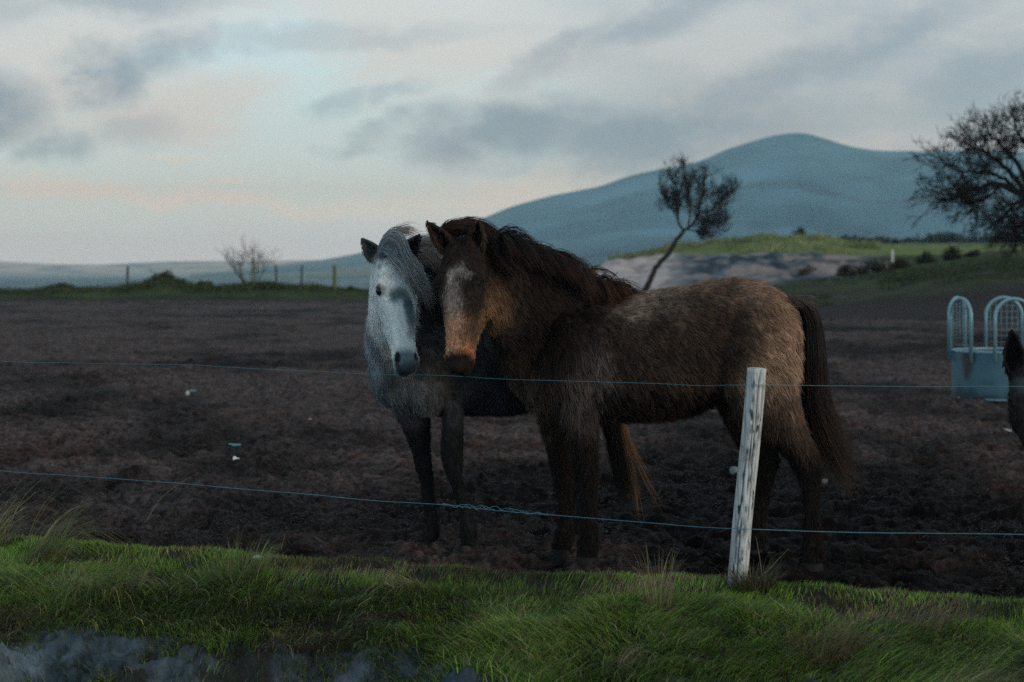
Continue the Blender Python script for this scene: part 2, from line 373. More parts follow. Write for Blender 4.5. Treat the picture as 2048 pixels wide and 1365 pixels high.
def build_far_ground():
    YK = np.array([50, 56, 62, 70, 80, 90, 100, 113, 150, 300, 650.0])
    UK = np.array([1000, 1120, 1210, 1300, 1380, 1500, 1600, 1700, 1850, 2048, 2300, 2700.0])
    T = np.array([
        [660, 645, 634, 624, 616, 610, 604, 604, 606, 600, 590],
        [660, 645, 634, 624, 614, 600, 580, 590, 600, 590, 575],
        [660, 645, 634, 622, 602, 562, 524, 528, 560, 570, 570],
        [660, 645, 634, 621, 598, 558, 519, 507, 520, 556, 566],
        [660, 645, 634, 620, 592, 552, 515, 493, 500, 545, 560],
        [660, 645, 634, 616, 586, 548, 512, 478, 484, 505, 530],
        [660, 645, 630, 602, 570, 546, 513, 476, 480, 490, 500],
        [660, 644, 626, 594, 560, 542, 516, 490, 487, 489, 487],
        [660, 642, 620, 572, 540, 528, 514, 500, 494, 489, 485],
        [660, 640, 612, 556, 506, 503, 502, 499, 495, 489, 483],
        [660, 638, 606, 545, 492, 490, 492, 494, 492, 488, 482],
        [660, 636, 600, 540, 486, 486, 488, 490, 490, 486, 480.0]])
    us = np.arange(1000, 2700, 4.0); Ys = np.concatenate([np.linspace(50, 125, 300), np.exp(np.linspace(math.log(126), math.log(650), 80))])
    Sy = np.array([[np.interp(y, YK, row) for y in Ys] for row in T])          # keys x rows
    k = np.ones(17) / 17
    Sy = np.array([np.convolve(np.pad(r, 8, 'edge'), k, 'valid') for r in Sy])
    G = np.array([np.interp(us, UK, Sy[:, j]) for j in range(len(Ys))])       # rows x us
    Ug, Y = np.meshgrid(us, Ys); X = (Ug - 1024) * Y / F
    p2 = np.stack([X, Y], -1)
    z = CH - (G - 550) * Y / F
    z = z + 0.10 * fbm(p2 * 0.35, 3, 90) * sstep(Y, 58, 75) + 0.34 * np.abs(fbm(p2 * 0.42, 4, 91)) * sstep(Y, 78, 88) * (1 - sstep(Y, 98, 104)) * (1 - sstep(Ug, 1650, 1760))
    z = z - 0.25 * (1 - sstep(Y, 52, 58))
    mud = np.array([0.018, 0.014, 0.0125]); green = np.array([0.035, 0.05, 0.014]); sand = np.array([0.46, 0.42, 0.41]); rock = np.array([0.09, 0.125, 0.16]); marram = np.array([0.15, 0.21, 0.06]); meadow = np.array([0.18, 0.21, 0.09]); dirt = np.array([0.14, 0.11, 0.10])
    n1 = fbm(p2 * 0.22, 4, 95); n2 = 0.6 * fbm(p2 * 0.6, 4, 96) + 0.6 * fbm(p2 * np.array([2.2, 0.9]), 3, 97)
    C = np.broadcast_to(mud, X.shape + (3,)).copy()
    def lay(c, m): C[...] = C + (c - C) * np.clip(m, 0, 1)[..., None]
    emb = sstep(Y + 2.0 * n1, 66, 70) * sstep(Ug, 1480, 1580)
    lay(green, emb * 0.95)
    lay(mud * 1.6, sstep(n1, 0.25, 0.5) * emb * 0.7)
    face = sstep(Y + 1.5 * n2, 80, 84) * (1 - sstep(Ug + 60 * n1, 1690, 1800))
    lay(rock, face); lay(dirt, face * sstep(n2 + (Ug - 1500) / 400.0, 0.0, 0.5)); lay(sand, face * np.clip(1 - sstep(Ug + 40 * n2, 1310, 1380), 0, 1)); lay(sand * 0.48, face * sstep(n2, 0.15, 0.4) * 0.8); lay(rock * 0.4, face * sstep(-n2, 0.15, 0.4) * sstep(Ug, 1340, 1400) * 0.8)
    top = sstep(Y + 2.2 * n1, 102, 105); lay(marram, top); lay(marram * 0.6, top * sstep(n2, 0.1, 0.5))
    far = sstep(Y, 150, 200); lay(meadow, far); lay(green, far * sstep(np.sin(Y * 0.035 + n1), 0.2, 0.6))
    C = C * (1 + 0.25 * n2)[..., None]
    me = mesh_np('dune_terrain', np.stack([X, Y, z], -1).reshape(-1, 3), grid_faces(*X.shape)); set_col(me, np.clip(C, 0.002, 1).reshape(-1, 3))
    tag(add('dune_terrain', me, vcol_mat('dune_ground', 0.9, 0.15, 1.2, 0.45, 0.6, 3.0, 0.2)), kind='structure')
    def hz(u, Y_):     # height of that terrain
        y = np.array([np.interp(Y_, YK, row) for row in T]); return CH - (np.interp(u, UK, y) - 550) * Y_ / F
    return hz

def build_left_verge():
    us = np.arange(-1400, 1320, 6.0); Ys = np.linspace(92, 135, 70)
    Ug, Y = np.meshgrid(us, Ys); X = (Ug - 1024) * Y / F; p2 = np.stack([X, Y], -1)
    topy = np.interp(Ug, [-700, 0, 60, 120, 190, 260, 330, 380, 430, 520, 600, 660, 720, 900, 1320], [588, 584, 584, 577, 584, 578, 566, 572, 578, 574, 576, 577, 582, 586, 590])
    zt = CH - (topy - 550) * 103 / F
    z = zt * sstep(Y, 94, 102) + 0.18 * fbm(p2 * 0.8, 3, 101) * sstep(Y, 94, 101) - 0.3 * (1 - sstep(Y, 92, 96)) - 7.5 * sstep(Y, 106, 130)
    C = np.array([0.035, 0.05, 0.013]) * (1 + 0.5 * fbm(p2 * 0.6, 3, 103))[..., None]
    C = np.where((Y < 97)[..., None], C * 0.35 + np.array([0.012, 0.009, 0.008]), C)
    me = mesh_np('shore_verge', np.stack([X, Y, z], -1).reshape(-1, 3), grid_faces(*X.shape)); set_col(me, np.clip(C, 0.002, 1).reshape(-1, 3))
    tag(add('shore_verge', me, vcol_mat('verge_soil', 0.9, 0.15, 3, 0.4)), kind='structure')
    def z_at(u, Y_): return CH - (np.interp(u, [-700, 0, 60, 120, 190, 260, 330, 380, 430, 520, 600, 660, 720, 900, 1320], [588, 584, 584, 577, 584, 578, 566, 572, 578, 574, 576, 577, 582, 586, 590]) - 550) * 103 / F
    return z_at

def build_sea():
    me = mesh_np('sea', [(-6000, 105, -4.6), (6000, 105, -4.6), (6000, 9900, -4.6), (-6000, 9900, -4.6)], [np.array([[0, 1, 2, 3]])])
    def b(t, o):
        co = objco(t)
        mp = t.node('ShaderNodeMapping'); t.l.new(co, mp.inputs[0]); mp.inputs['Scale'].default_value = (0.05, 0.012, 1)
        n = t.noise(mp.outputs[0], 1.0, 7, 0.65); mp2 = t.node('ShaderNodeMapping'); t.l.new(co, mp2.inputs[0]); mp2.inputs['Scale'].default_value = (0.16, 0.018, 1)
        n2 = t.noise(mp2.outputs[0], 1.0, 5, 0.7)
        cap = t.smooth(n2.outputs['Fac'], 0.58, 0.66)
        c = t.mix(t.smooth(n.outputs['Fac'], 0.35, 0.65), (0.03, 0.085, 0.11, 1), (0.085, 0.155, 0.185, 1)); c = t.mix(t.m('MULTIPLY', cap, 0.8), c, (0.62, 0.66, 0.66, 1))
        principled(t, o, c, 0.6, 0.12, normal=bump(t, n2.outputs['Fac'], 0.6, 1.2))
    tag(add('sea', me, mat('choppy_sea', b)), kind='structure')

def build_hills():
    def ridge(name, D, depth, keys, base_y, col, seed, rough):
        kx = np.array([k[0] for k in keys], float); ky = np.array([k[1] for k in keys], float)
        us = np.arange(kx[0], kx[-1] + 1, 7.0); rows = np.linspace(0, 1, 60)
        sm = np.interp(us, kx, ky); k = np.ones(7) / 7; sm = np.convolve(np.pad(sm, 3, 'edge'), k, 'valid')
        Ug, R = np.meshgrid(us, rows); Y = D - depth * (1 - R) * np.where(R < 1, 1, 1)
        top = CH - (sm - 550) * D / F
        prof = R ** 1.5
        z = -4.4 + (top[None] + 4.4) * prof
        X = (Ug - 1024) * Y / F
        p2 = np.stack([X, Y], -1)
        amp = np.clip(top[None] * rough, 0, None) * np.sin(np.pi * np.clip(R, 0, 1)) + top[None] * 0.006
        rg = 0.6 - np.abs(fbm(p2 * (4.2 / depth), 5, seed)); z = z + amp * 1.7 * rg
        # back slope
        Xb = X[-1:] * 1.035; Yb = Y[-1:] * 1.035; zb = np.full_like(Xb, -4.5)
        X = np.vstack([X, Xb]); Y = np.vstack([Y, Yb]); z = np.vstack([z, zb])
        n = fbm(np.stack([X, Y], -1) * (9.0 / depth), 4, seed + 5); hgt = np.clip(z / max(top.max(), 1), 0, 1)
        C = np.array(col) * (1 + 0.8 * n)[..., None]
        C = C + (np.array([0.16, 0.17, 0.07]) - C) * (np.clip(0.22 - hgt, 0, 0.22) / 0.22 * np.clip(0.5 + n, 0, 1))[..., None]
        me = mesh_np(name, np.stack([X, Y, z], -1).reshape(-1, 3), grid_faces(*X.shape)); set_col(me, np.clip(C, 0.002, 1).reshape(-1, 3))
        return tag(add(name, me, vcol_mat(name + '_slope', 0.95, 0.1)), kind='structure')
    ridge('mountain', 5200, 2600, [(380, 549), (480, 540), (560, 530), (640, 521), (720, 507), (800, 485), (880, 462), (960, 440), (1024, 413), (1100, 393), (1200, 374), (1260, 351), (1350, 333), (1400, 326), (1440, 305), (1500, 285), (1560, 270), (1605, 265), (1650, 277), (1700, 294), (1760, 302), (1850, 304), (1950, 300), (2048, 303), (2300, 310), (2700, 345), (3100, 420)], 550, (0.045, 0.125, 0.20), 120, 0.06)  # slope colour tinted blue, carrying part of the haze
    ridge('far_hills', 9500, 1200, [(-900, 528), (-400, 520), (-100, 522), (0, 523), (100, 529), (200, 530), (330, 524), (450, 522), (600, 521), (760, 518), (1000, 520), (1300, 530)], 550, (0.34, 0.37, 0.38), 140, 0.03)  # hills coloured pale, haze partly put into the slope colour
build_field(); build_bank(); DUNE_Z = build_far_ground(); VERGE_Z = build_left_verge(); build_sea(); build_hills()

def build_haze():
    x0, x1, y0, y1, z0, z1 = -6300, 6300, -300, 9960, -6.0, 470
    V = [(x, y, z) for z in (z0, z1) for y in (y0, y1) for x in (x0, x1)]
    me = mesh_np('haze', V, [np.array([[0, 2, 3, 1], [4, 5, 7, 6], [0, 1, 5, 4], [2, 6, 7, 3], [0, 4, 6, 2], [1, 3, 7, 5]])], False)
    def b(t, o):
        v = t.node('ShaderNodeVolumePrincipled'); v.inputs['Color'].default_value = (0.36, 0.74, 1.0, 1); v.inputs['Absorption Color'].default_value = (1, 1, 1, 1)
        v.inputs['Density'].default_value = 1.8e-4; v.inputs['Anisotropy'].default_value = 0.0
        t.l.new(v.outputs[0], o.inputs['Volume'])
    tag(add('haze', me, mat('sea_haze', b)), 'pale blue haze between the field and the mountain', kind='stuff')
build_haze()

#@@PLANTS
# ================================================================== GRASS AND PLANTS
def blades(roots, length, width, lean_dir, lean, cols, nseg=3, kink=None):
    """tapered bent strips; returns V, Q(ish tris), C"""
    N = len(roots); up = np.array([0, 0, 1.0])
    d = nrm(lean_dir); side = nrm(np.cross(d, up) + 1e-6)
    ang = rng.uniform(0, 2 * np.pi, N); side = side * np.cos(ang)[:, None] * 0.6 + np.stack([np.cos(ang), np.sin(ang), 0 * ang], -1) * 0.8; side = nrm(side)
    p = roots.copy(); dirv = nrm(up + d * (lean * 0.25)[:, None]); step = length / nseg
    rows = []
    for k in range(nseg + 1):
        wd = width * (1 - (k / nseg) ** 1.6)
        if k < nseg: rows += [p - side * wd[:, None] / 2, p + side * wd[:, None] / 2]
        else: rows += [p]
        p = p + dirv * step[:, None]
        dirv = nrm(dirv + d * (lean * 0.9 / nseg)[:, None] - up * (lean * 0.55 * (k + 1) / nseg)[:, None])
    R = len(rows); V = np.stack(rows, 1).reshape(-1, 3); base = (np.arange(N) * R)[:, None]
    tris = []
    for k in range(nseg - 1):
        a = 2 * k; tris += [[a, a + 1, a + 3], [a, a + 3, a + 2]]
    a = 2 * (nseg - 1); tris += [[a, a + 1, a + 2]]
    T = (base[:, :, None] + np.array(tris)[None]).reshape(-1, 3)
    return V, T, np.repeat(cols, R, 0)
def pick(cols, N, wts):
    cols = np.array(cols); i = rng.choice(len(cols), N, p=np.array(wts) / sum(wts))
    return cols[i] * np.exp(rng.normal(0, 0.28, (N, 1))) * np.exp(rng.normal(0, 0.06, (N, 3)))
GREEN = [(0.12, 0.25, 0.026), (0.20, 0.35, 0.05), (0.05, 0.13, 0.022), (0.26, 0.30, 0.09), (0.24, 0.20, 0.115)]
M_grass = hair_mat('grass_blade', 0.55, 0.3, 0.3)
WIND = np.array([0.9, -0.25, 0.0])

def build_bank_grass():
    N = 270000
    X = rng.uniform(-4.4, 3.4, N); v = rng.uniform(-0.14, 1.62, N) ; Y = edgeY(X) - v
    p2 = np.stack([X, Y], -1)
    z, v, sand = bank_z(X, Y)
    tus = fbm(p2 * 2.0, 3, 201); tus2 = fbm(p2 * 5.0, 2, 202)
    longz = sstep(v, 0.22, 0.62)
    keep = rng.random(N) < np.clip((1 - 0.90 * sand * (fbm(p2 * 4.0, 3, 207) < 0.28)) * (0.50 + 0.5 * tus2 + 0.5 * longz), 0.0, 1)
    X, Y, z, v, p2, tus, longz, tus2 = (a[keep] for a in (X, Y, z, v, p2, tus, longz, tus2)); n = len(X)
    L = 0.030 + 0.02 * rng.random(n) + longz * (0.035 + 0.075 * np.clip(0.4 + tus, 0, 1.2)) * rng.uniform(0.45, 1.15, n)
    L *= np.where(v < 0.02, 0.7, 1.0)
    cl = np.stack([vnoise(p2 * 3.1, 211), vnoise(p2 * 3.1, 212), 0 * X], -1)
    ld = WIND * 0.55 + cl * 1.1 + rng.normal(0, 0.45, (n, 3)) + np.array([0, -0.35, 0]) * longz[:, None]; ld[:, 2] = 0
    lean = 0.5 + 0.55 * rng.random(n) + 1.0 * longz
    straw = np.clip(0.10 + 0.55 * sstep(fbm(p2 * np.array([1.3, 2.2]), 3, 215), 0.15, 0.6) + 0.15 * longz, 0, 0.8)
    cols = pick(GREEN[:4], n, [4, 3, 2.5, 1.2]); st = pick([(0.23, 0.19, 0.11), (0.16, 0.125, 0.085), (0.11, 0.075, 0.06)], n, [2, 2, 1])
    m = rng.random(n) < straw; cols[m] = st[m]
    cols *= (1 + 0.55 * np.clip(fbm(p2 * np.array([1.5, 2.6]), 3, 216), -0.9, 0.9))[:, None]
    cols *= (1 - 0.35 * longz * (1 - 0.6 * np.clip(tus, -0.3, 1)))[:, None]
    wdt = np.where(longz > 0.4, 0.0034, 0.0030) * rng.uniform(0.6, 1.3, n)
    big = rng.random(n) < 0.045 * (0.3 + longz); L = np.where(big, L * 1.5, L); wdt = np.where(big, wdt * 0.95, wdt); cols[big] = pick([(0.32, 0.28, 0.17), (0.20, 0.26, 0.09), (0.14, 0.25, 0.05)], int(big.sum()), [0.7, 1, 1.6])
    V, T, C = blades(np.stack([X, Y, z - 0.004], -1), L, wdt, ld, lean, cols)
    q = Parts(); q.add(V, None, T, C)
    tag(add('bank_grass', q.mesh('bank_grass', smooth=False), M_grass), 'green and straw grass covering the bank below the wire fence', 'grass', kind='stuff')
build_bank_grass()

def tussock(name, px, py, Y, n, L, lean, spread, cols, label, wd=0.004, dirv=None, group=None):
    X = (px - 1024) * Y / F; z, v, s_ = bank_z(np.array([X]), np.array([Y])); base = np.array([X, Y, z[0]])
    a = rng.uniform(0, 2 * np.pi, n); r = spread * np.sqrt(rng.random(n))
    roots = np.stack([r * np.cos(a), r * np.sin(a) * 0.8, np.zeros(n)], -1)
    zz, _, _ = bank_z(roots[:, 0] + X, roots[:, 1] + Y); roots[:, 2] = zz - z[0] - 0.006
    ld = np.stack([np.cos(a), np.sin(a), 0 * a], -1) + rng.normal(0, 0.35, (n, 3)); 
    if dirv is not None: ld = ld * 0.35 + np.array(dirv)
    ld[:, 2] = 0
    V, T, C = blades(roots, L * rng.uniform(0.45, 1.1, n), np.full(n, wd) * rng.uniform(0.6, 1.2, n), ld, lean * rng.uniform(0.3, 1.2, n), pick(cols, n, [1] * len(cols)), nseg=5)
    q = Parts(); q.add(V, None, T, C)
    o = add(name, q.mesh(name, smooth=False), M_grass, loc=tuple(base))
    return tag(o, label, 'grass', group)
ST = [(0.26, 0.21, 0.12), (0.19, 0.17, 0.08), (0.12, 0.14, 0.05), (0.30, 0.25, 0.16)]
GR = [(0.07, 0.13, 0.03), (0.11, 0.17, 0.045), (0.2, 0.19, 0.09)]
tussock('dry_grass_tuft', 1316, 1195, 7.30, 130, 0.30, 0.55, 0.05, ST, 'upright tuft of straw-coloured stems on the bank left of the grey post')
tussock('long_grass_tussock', 80, 1110, 8.55, 230, 0.52, 2.3, 0.10, ST[:2] + GR[:2], 'long wind-bent grass tussock at the left end of the bank', 0.004, (0.95, -0.1, 0))
tussock('long_grass_tussock', -30, 1075, 8.9, 130, 0.50, 2.2, 0.10, ST + GR[:1], 'long pale grass arching in from the left edge above the bank', 0.004, (0.9, 0.1, 0))
tussock('post_foot_grass', 1505, 1190, 7.60, 420, 0.16, 1.2, 0.10, [(0.07, 0.055, 0.04), (0.10, 0.085, 0.05), (0.04, 0.06, 0.02)], 'brown matted grass tuft round the foot of the grey post')
tussock('drooping_grass_tuft', 815, 1185, 7.75, 90, 0.30, 3.6, 0.08, ST, 'pale seeding grass drooping to the left over the middle of the bank', 0.0032, (-0.75, -0.5, 0))
tussock('drooping_grass_tuft', 470, 1160, 8.05, 420, 0.24, 1.1, 0.13, GR, 'dark green grass clump on the bank left of the ponies', 0.004)
tussock('drooping_grass_tuft', 210, 1180, 8.0, 300, 0.34, 2.6, 0.15, GR + ST[:1], 'big loose green clump hanging over the sand at the left', 0.004, (0.3, -0.5, 0))
tussock('dead_grass_mat', 1640, 1290, 6.85, 480, 0.22, 1.6, 0.14, [(0.20, 0.15, 0.09), (0.13, 0.10, 0.06)], 'mat of dead tan grass low on the bank below the post', 0.0035, (0.2, -0.6, 0))
tussock('dead_grass_mat', 1850, 1215, 7.05, 480, 0.14, 1.5, 0.17, [(0.20, 0.17, 0.10), (0.12, 0.11, 0.06)], 'flattened patch of dead grass on the bank at the right', 0.003, (0.5, -0.4, 0))
tussock('dead_grass_mat', 1230, 1320, 6.8, 60, 0.24, 2.6, 0.06, ST, 'pale curled grass stalks at the bottom of the bank in the middle', 0.004, (0.3, -0.5, 0))

def stalk(pts, label, r=0.0016, name='dead_stalk'):
    W = np.array([P(*p) for p in pts]); c = catmull(W, 6); q = Parts(); base = c[0]
    tube(q, c - base, np.linspace(r, r * 0.4, len(c)), 5, (0.24, 0.20, 0.13))
    tag(add(name, q.mesh(name), M_grass, loc=tuple(base)), label, 'grass')
stalk([(1525, 1160, 7.6), (1520, 1120, 7.6), (1514, 1085, 7.62), (1511, 1072, 7.63)], 'thin upright dead stalk just right of the grey post')
stalk([(1524, 1152, 7.55), (1545, 1132, 7.55), (1560, 1115, 7.55), (1578, 1098, 7.55)], 'dead stalk slanting up to the right from the foot of the post')
stalk([(290, 1046, 8.9), (320, 1000, 8.9), (355, 970, 8.9), (398, 945, 8.9)], 'single long grass stem rising across the lower wire at the left')
stalk([(562, 1100, 8.45), (566, 1085, 8.45), (570, 1068, 8.45)], 'short pale straw standing at the mud edge left of the ponies')

def far_grass(name, roots, L, wd, cols, label, lean=0.8):
    n = len(roots); ld = rng.normal(0, 0.6, (n, 3)) + WIND * 0.6; ld[:, 2] = 0
    V, T, C = blades(roots, L, wd, ld, lean * rng.uniform(0.4, 1.3, n), cols, nseg=2)
    q = Parts(); q.add(V, None, T, C); tag(add(name, q.mesh(name, smooth=False), M_grass), label, 'grass', kind='stuff')
N = 36000
u = rng.uniform(-1200, 1150, N); Y = rng.normal(101.5, 2.2, N); zz = VERGE_Z(u, 0) + rng.uniform(-0.1, 0.03, N); zz = np.where(Y < 99, np.maximum(zz - (99 - Y) * 0.25, 0), zz); X = (u - 1024) * Y / F
dens = fbm(np.stack([X * 0.35, Y * 0.35], -1), 3, 301)
k = dens > -0.45
far_grass('verge_grass', np.stack([X, Y, zz], -1)[k], (rng.uniform(0.08, 0.26, N) * (1 + 1.2 * np.clip(dens, -0.3, 1)))[k], np.full(k.sum(), 0.045), pick([(0.035, 0.06, 0.014), (0.06, 0.08, 0.02), (0.10, 0.085, 0.04), (0.02, 0.03, 0.01)], k.sum(), [4, 3, 1.2, 2]), 'rough green grass along the far shore edge of the field')
N = 15000
u = rng.uniform(1215, 1760, N); Y = rng.uniform(103, 122, N); zz = np.array([DUNE_Z(a, b) for a, b in zip(u, Y)]) - 0.1; X = (u - 1024) * Y / F
far_grass('dune_grass', np.stack([X, Y, zz], -1), rng.uniform(0.15, 0.45, N) * (1 + 0.9 * fbm(np.stack([X * 0.5, Y * 0.35], -1), 3, 306)), np.full(N, 0.05), pick([(0.15, 0.19, 0.07), (0.24, 0.26, 0.12), (0.08, 0.11, 0.04), (0.28, 0.26, 0.15)], N, [3, 3, 2, 1]) * (1 + 0.55 * fbm(np.stack([X * 0.45, Y * 0.3], -1), 3, 305))[:, None], 'pale green marram grass along the crest of the dune')
N = 16000
u = rng.uniform(1560, 2350, N); Y = rng.uniform(67, 82, N); zz = np.array([DUNE_Z(a, b) for a, b in zip(u, Y)]) - 0.05; X = (u - 1024) * Y / F
k = fbm(np.stack([X * 0.22, Y * 0.22], -1), 3, 310) > -0.25
far_grass('slope_grass', np.stack([X, Y, zz], -1)[k], rng.uniform(0.1, 0.3, N)[k], np.full(k.sum(), 0.04), pick([(0.03, 0.045, 0.012), (0.045, 0.06, 0.018), (0.018, 0.022, 0.01)], k.sum(), [3, 2, 2]), 'dark green grass on the slope behind the feeder')

N = 30000
py = 590 + 620 * rng.random(N) ** 0.8; Y = F * CH / (py - 550); u = rng.uniform(-250, 2300, N); X = (u - 1024) * Y / F
k = (edgeY(X) - Y < -0.02) & (Y < 26) & (fbm(np.stack([X * 0.8, Y * 0.6], -1), 3, 320) > -0.35); X, Y = X[k], Y[k]; n = len(X)
a = rng.uniform(0, 2 * np.pi, n); ld = np.stack([np.cos(a), np.sin(a), 0 * a], -1)
Ls = rng.uniform(0.02, 0.07, n); half = ld * Ls[:, None] / 2; wd = np.stack([-np.sin(a), np.cos(a), 0 * a], -1) * rng.uniform(0.0015, 0.0035, n)[:, None]
c = np.stack([X, Y, rng.uniform(0.008, 0.04, n)], -1); up_ = np.array([0, 0, 1.0]) * rng.uniform(0.0, 0.018, n)[:, None]
V = np.stack([c - half - wd, c - half + wd, c + half * 0.1 + wd + up_, c + half * 0.1 - wd + up_, c + half], 1).reshape(-1, 3); b5 = (np.arange(n) * 5)[:, None]
q = Parts(); q.add(V, b5 + np.array([[0, 1, 2, 3]]), b5 + np.array([[3, 2, 4]]), np.repeat(pick([(0.024, 0.016, 0.013), (0.014, 0.010, 0.009), (0.06, 0.048, 0.04), (0.010, 0.008, 0.0075)], n, [3, 4, 1, 3]), 5, 0))
tag(add('straw_litter', q.mesh('straw_litter', smooth=False), M_grass), 'trodden straw and stalks strewn over the mud of the field', 'straw', kind='stuff')

# bare shrubs and trees
M_bark = vcol_mat('bark', 0.9, 0.2, 3, 0.3)
def grow(parts, p, d, L, r, depth, up, spread, kids, col, wob=0.25, drop=0.0, wind=None):
    n = 4; pts = [p]; dd = d.copy()
    for k in range(n):
        dd = dd + rng.normal(0, wob, 3) * 0.6 + np.array([0, 0, up]) * 0.25 + (wind if wind is not None else 0); dd = dd / np.linalg.norm(dd)
        pts.append(pts[-1] + dd * L / n)
    rr = np.linspace(r, r * 0.55, n + 1)
    tube(parts, pts, rr, 5 if depth > 1 else 4, col)
    if depth <= 0: return
    for k in range(kids):
        t = rng.uniform(0.35, 1.0) if k else 1.0
        i = min(int(t * n), n - 1); f = t * n - i; q = pts[i] * (1 - f) + pts[i + 1] * f
        nd = dd + rng.normal(0, spread, 3); nd /= np.linalg.norm(nd)
        grow(parts, q, nd, L * rng.uniform(0.55, 0.85), max(r * 0.6 * (1 - 0.3 * t), 0.006), depth - 1, up, spread, kids, col, wob, drop, wind)
def bare_shrub(name, px, Y, z, h, stems, label, col, depth=3, spread=0.45, group=None, cat='shrub', up=0.6, rad=0.02, kids=3):
    X = (px - 1024) * Y / F; q = Parts(); root = thing(name, (X, Y, z), label, cat, group)
    for s_ in range(stems):
        a = rng.uniform(0, 2 * np.pi); b0 = np.array([math.cos(a), math.sin(a), 0]) * h * 0.10
        d = np.array([math.cos(a) * spread, math.sin(a) * spread, 1.0]); d /= np.linalg.norm(d); t = Parts()
        tube(t, [b0 + np.array([0, 0, -0.15]), b0, b0 + d * h * 0.15], [rad * 1.2, rad, rad * 0.9], 5, col); add('stem', t.mesh('stem'), M_bark, root)
        grow(q, b0 + d * h * 0.12, d, h * rng.uniform(0.36, 0.5), rad, depth, up, 0.38, kids, col)
    add('crown', q.mesh('crown'), M_bark, root)
    return root
def leafy_shrub(name, px, Y, z, w_, h, cols, label, n=900, leaf=0.09, group=None):
    X = (px - 1024) * Y / F; root = thing(name, (X, Y, z), label, 'shrub', group)
    t = Parts()
    for k in range(5):
        a = rng.uniform(0, 6.28); tube(t, [(0, 0, -0.15), (math.cos(a) * w_ * 0.12, math.sin(a) * w_ * 0.12, h * 0.3), (math.cos(a) * w_ * 0.3, math.sin(a) * w_ * 0.3, h * 0.7)], [0.04, 0.03, 0.01], 5, (0.03, 0.022, 0.016))
    add('stem', t.mesh('stem'), M_bark, root)
    c = rng.normal(0, 1, (16, 3)) * np.array([w_ * 0.24, w_ * 0.22, h * 0.18]); c[:, 2] = h * (0.12 + 0.62 * rng.random(16) * np.exp(-(c[:, 0] / (w_ * 0.36)) ** 2))
    p = c[rng.integers(0, 16, n)] + rng.normal(0, 1, (n, 3)) * np.array([w_ * 0.09, w_ * 0.09, h * 0.13])
    p[:, 2] = np.clip(p[:, 2], 0.02, h * 1.05)
    a = nrm(rng.normal(0, 1, (n, 3))) * leaf; b = nrm(rng.normal(0, 1, (n, 3))) * leaf * 0.5
    V = np.stack([p - a, p + b, p + a, p - b], 1).reshape(-1, 3); Q = np.arange(4 * n).reshape(-1, 4)
    q = Parts(); q.add(V, Q, None, np.repeat(pick(cols, n, [1] * len(cols)), 4, 0)); add('crown', q.mesh('crown', smooth=False), M_grass, root)
    return root

bare_shrub('bare_shrub', 500, 101, VERGE_Z(500, 0) - 0.05, 2.3, 13, 'bare leafless shrub standing on the shore edge between fence posts', (0.055, 0.042, 0.038), 3, 0.5, rad=0.022)
leafy_shrub('gorse_bush', 325, 102, VERGE_Z(325, 0) - 0.1, 1.9, 0.85, [(0.03, 0.045, 0.014), (0.05, 0.035, 0.02), (0.05, 0.06, 0.02)], 'tallest green bush on the shore edge left of the bare shrub', 1300)
leafy_shrub('low_bush', 120, 103, VERGE_Z(120, 0) - 0.15, 1.6, 0.5, [(0.03, 0.05, 0.014), (0.02, 0.03, 0.01)], 'low rounded bush near the left end of the shore edge', 900)
leafy_shrub('low_bush', 410, 101, VERGE_Z(410, 0) - 0.15, 1.5, 0.55, [(0.03, 0.05, 0.014), (0.05, 0.06, 0.02)], 'low green bush just left of the bare shrub', 900)
leafy_shrub('low_bush', 530, 100, VERGE_Z(530, 0) - 0.25, 2.4, 0.6, [(0.02, 0.028, 0.01), (0.03, 0.04, 0.014)], 'dark low bush under the bare shrub', 1300)
leafy_shrub('low_bush', 700, 101, VERGE_Z(700, 0) - 0.2, 1.6, 0.45, [(0.04, 0.06, 0.016), (0.05, 0.06, 0.02)], 'low green bush right of the last far fence post', 900)
leafy_shrub('rust_bush', 1622, 86, DUNE_Z(1622, 86) - 0.15, 1.3, 0.75, [(0.075, 0.045, 0.02), (0.04, 0.04, 0.018)], 'rusty brown bush at the foot of the dune', 900)
for px, Yb, w_, h, lab in [(1690, 84, 1.1, 0.7, 'small dark bush right of the rusty bush'), (1745, 83, 1.9, 0.85, 'widest dark bush in the row above the green slope'), (1800, 86, 1.1, 0.7, 'dark bush beside the white marker post'), (1852, 90, 1.1, 0.75, 'dark bush in the middle of the green slope crest'), (1905, 90, 1.0, 1.0, 'tallest dark bush on the green slope crest'), (1948, 92, 0.8, 0.6, 'smallest dark bush near the right end of the slope crest')]:
    leafy_shrub('dark_bush', px, Yb, DUNE_Z(px, Yb) - 0.15, w_, h, [(0.022, 0.026, 0.013), (0.035, 0.035, 0.018)], lab, 800, group='dark bushes on the slope crest')
leafy_shrub('hilltop_bush', 1598, 150, DUNE_Z(1598, 150) - 0.1, 1.4, 1.3, [(0.03, 0.04, 0.03), (0.04, 0.05, 0.04)], 'rounded bush alone on top of the dune', 900, 0.10)
for i, (px, w_) in enumerate([(1720, 14), (1880, 18), (1990, 20), (2110, 20)]):
    leafy_shrub('hedge', px, 420 + 20 * i, DUNE_Z(px, 420) - 0.6, w_, 3.0 + 0.5 * i, [(0.02, 0.026, 0.018), (0.03, 0.036, 0.024)], ['dark far hedge behind the dune, leftmost on the skyline', 'dark far hedge on the skyline above the slope bushes', 'dark far hedge on the skyline under the right tree', 'dark far hedge at the right edge of the skyline'][i], 1500, 0.7, group='far hedges on the skyline')
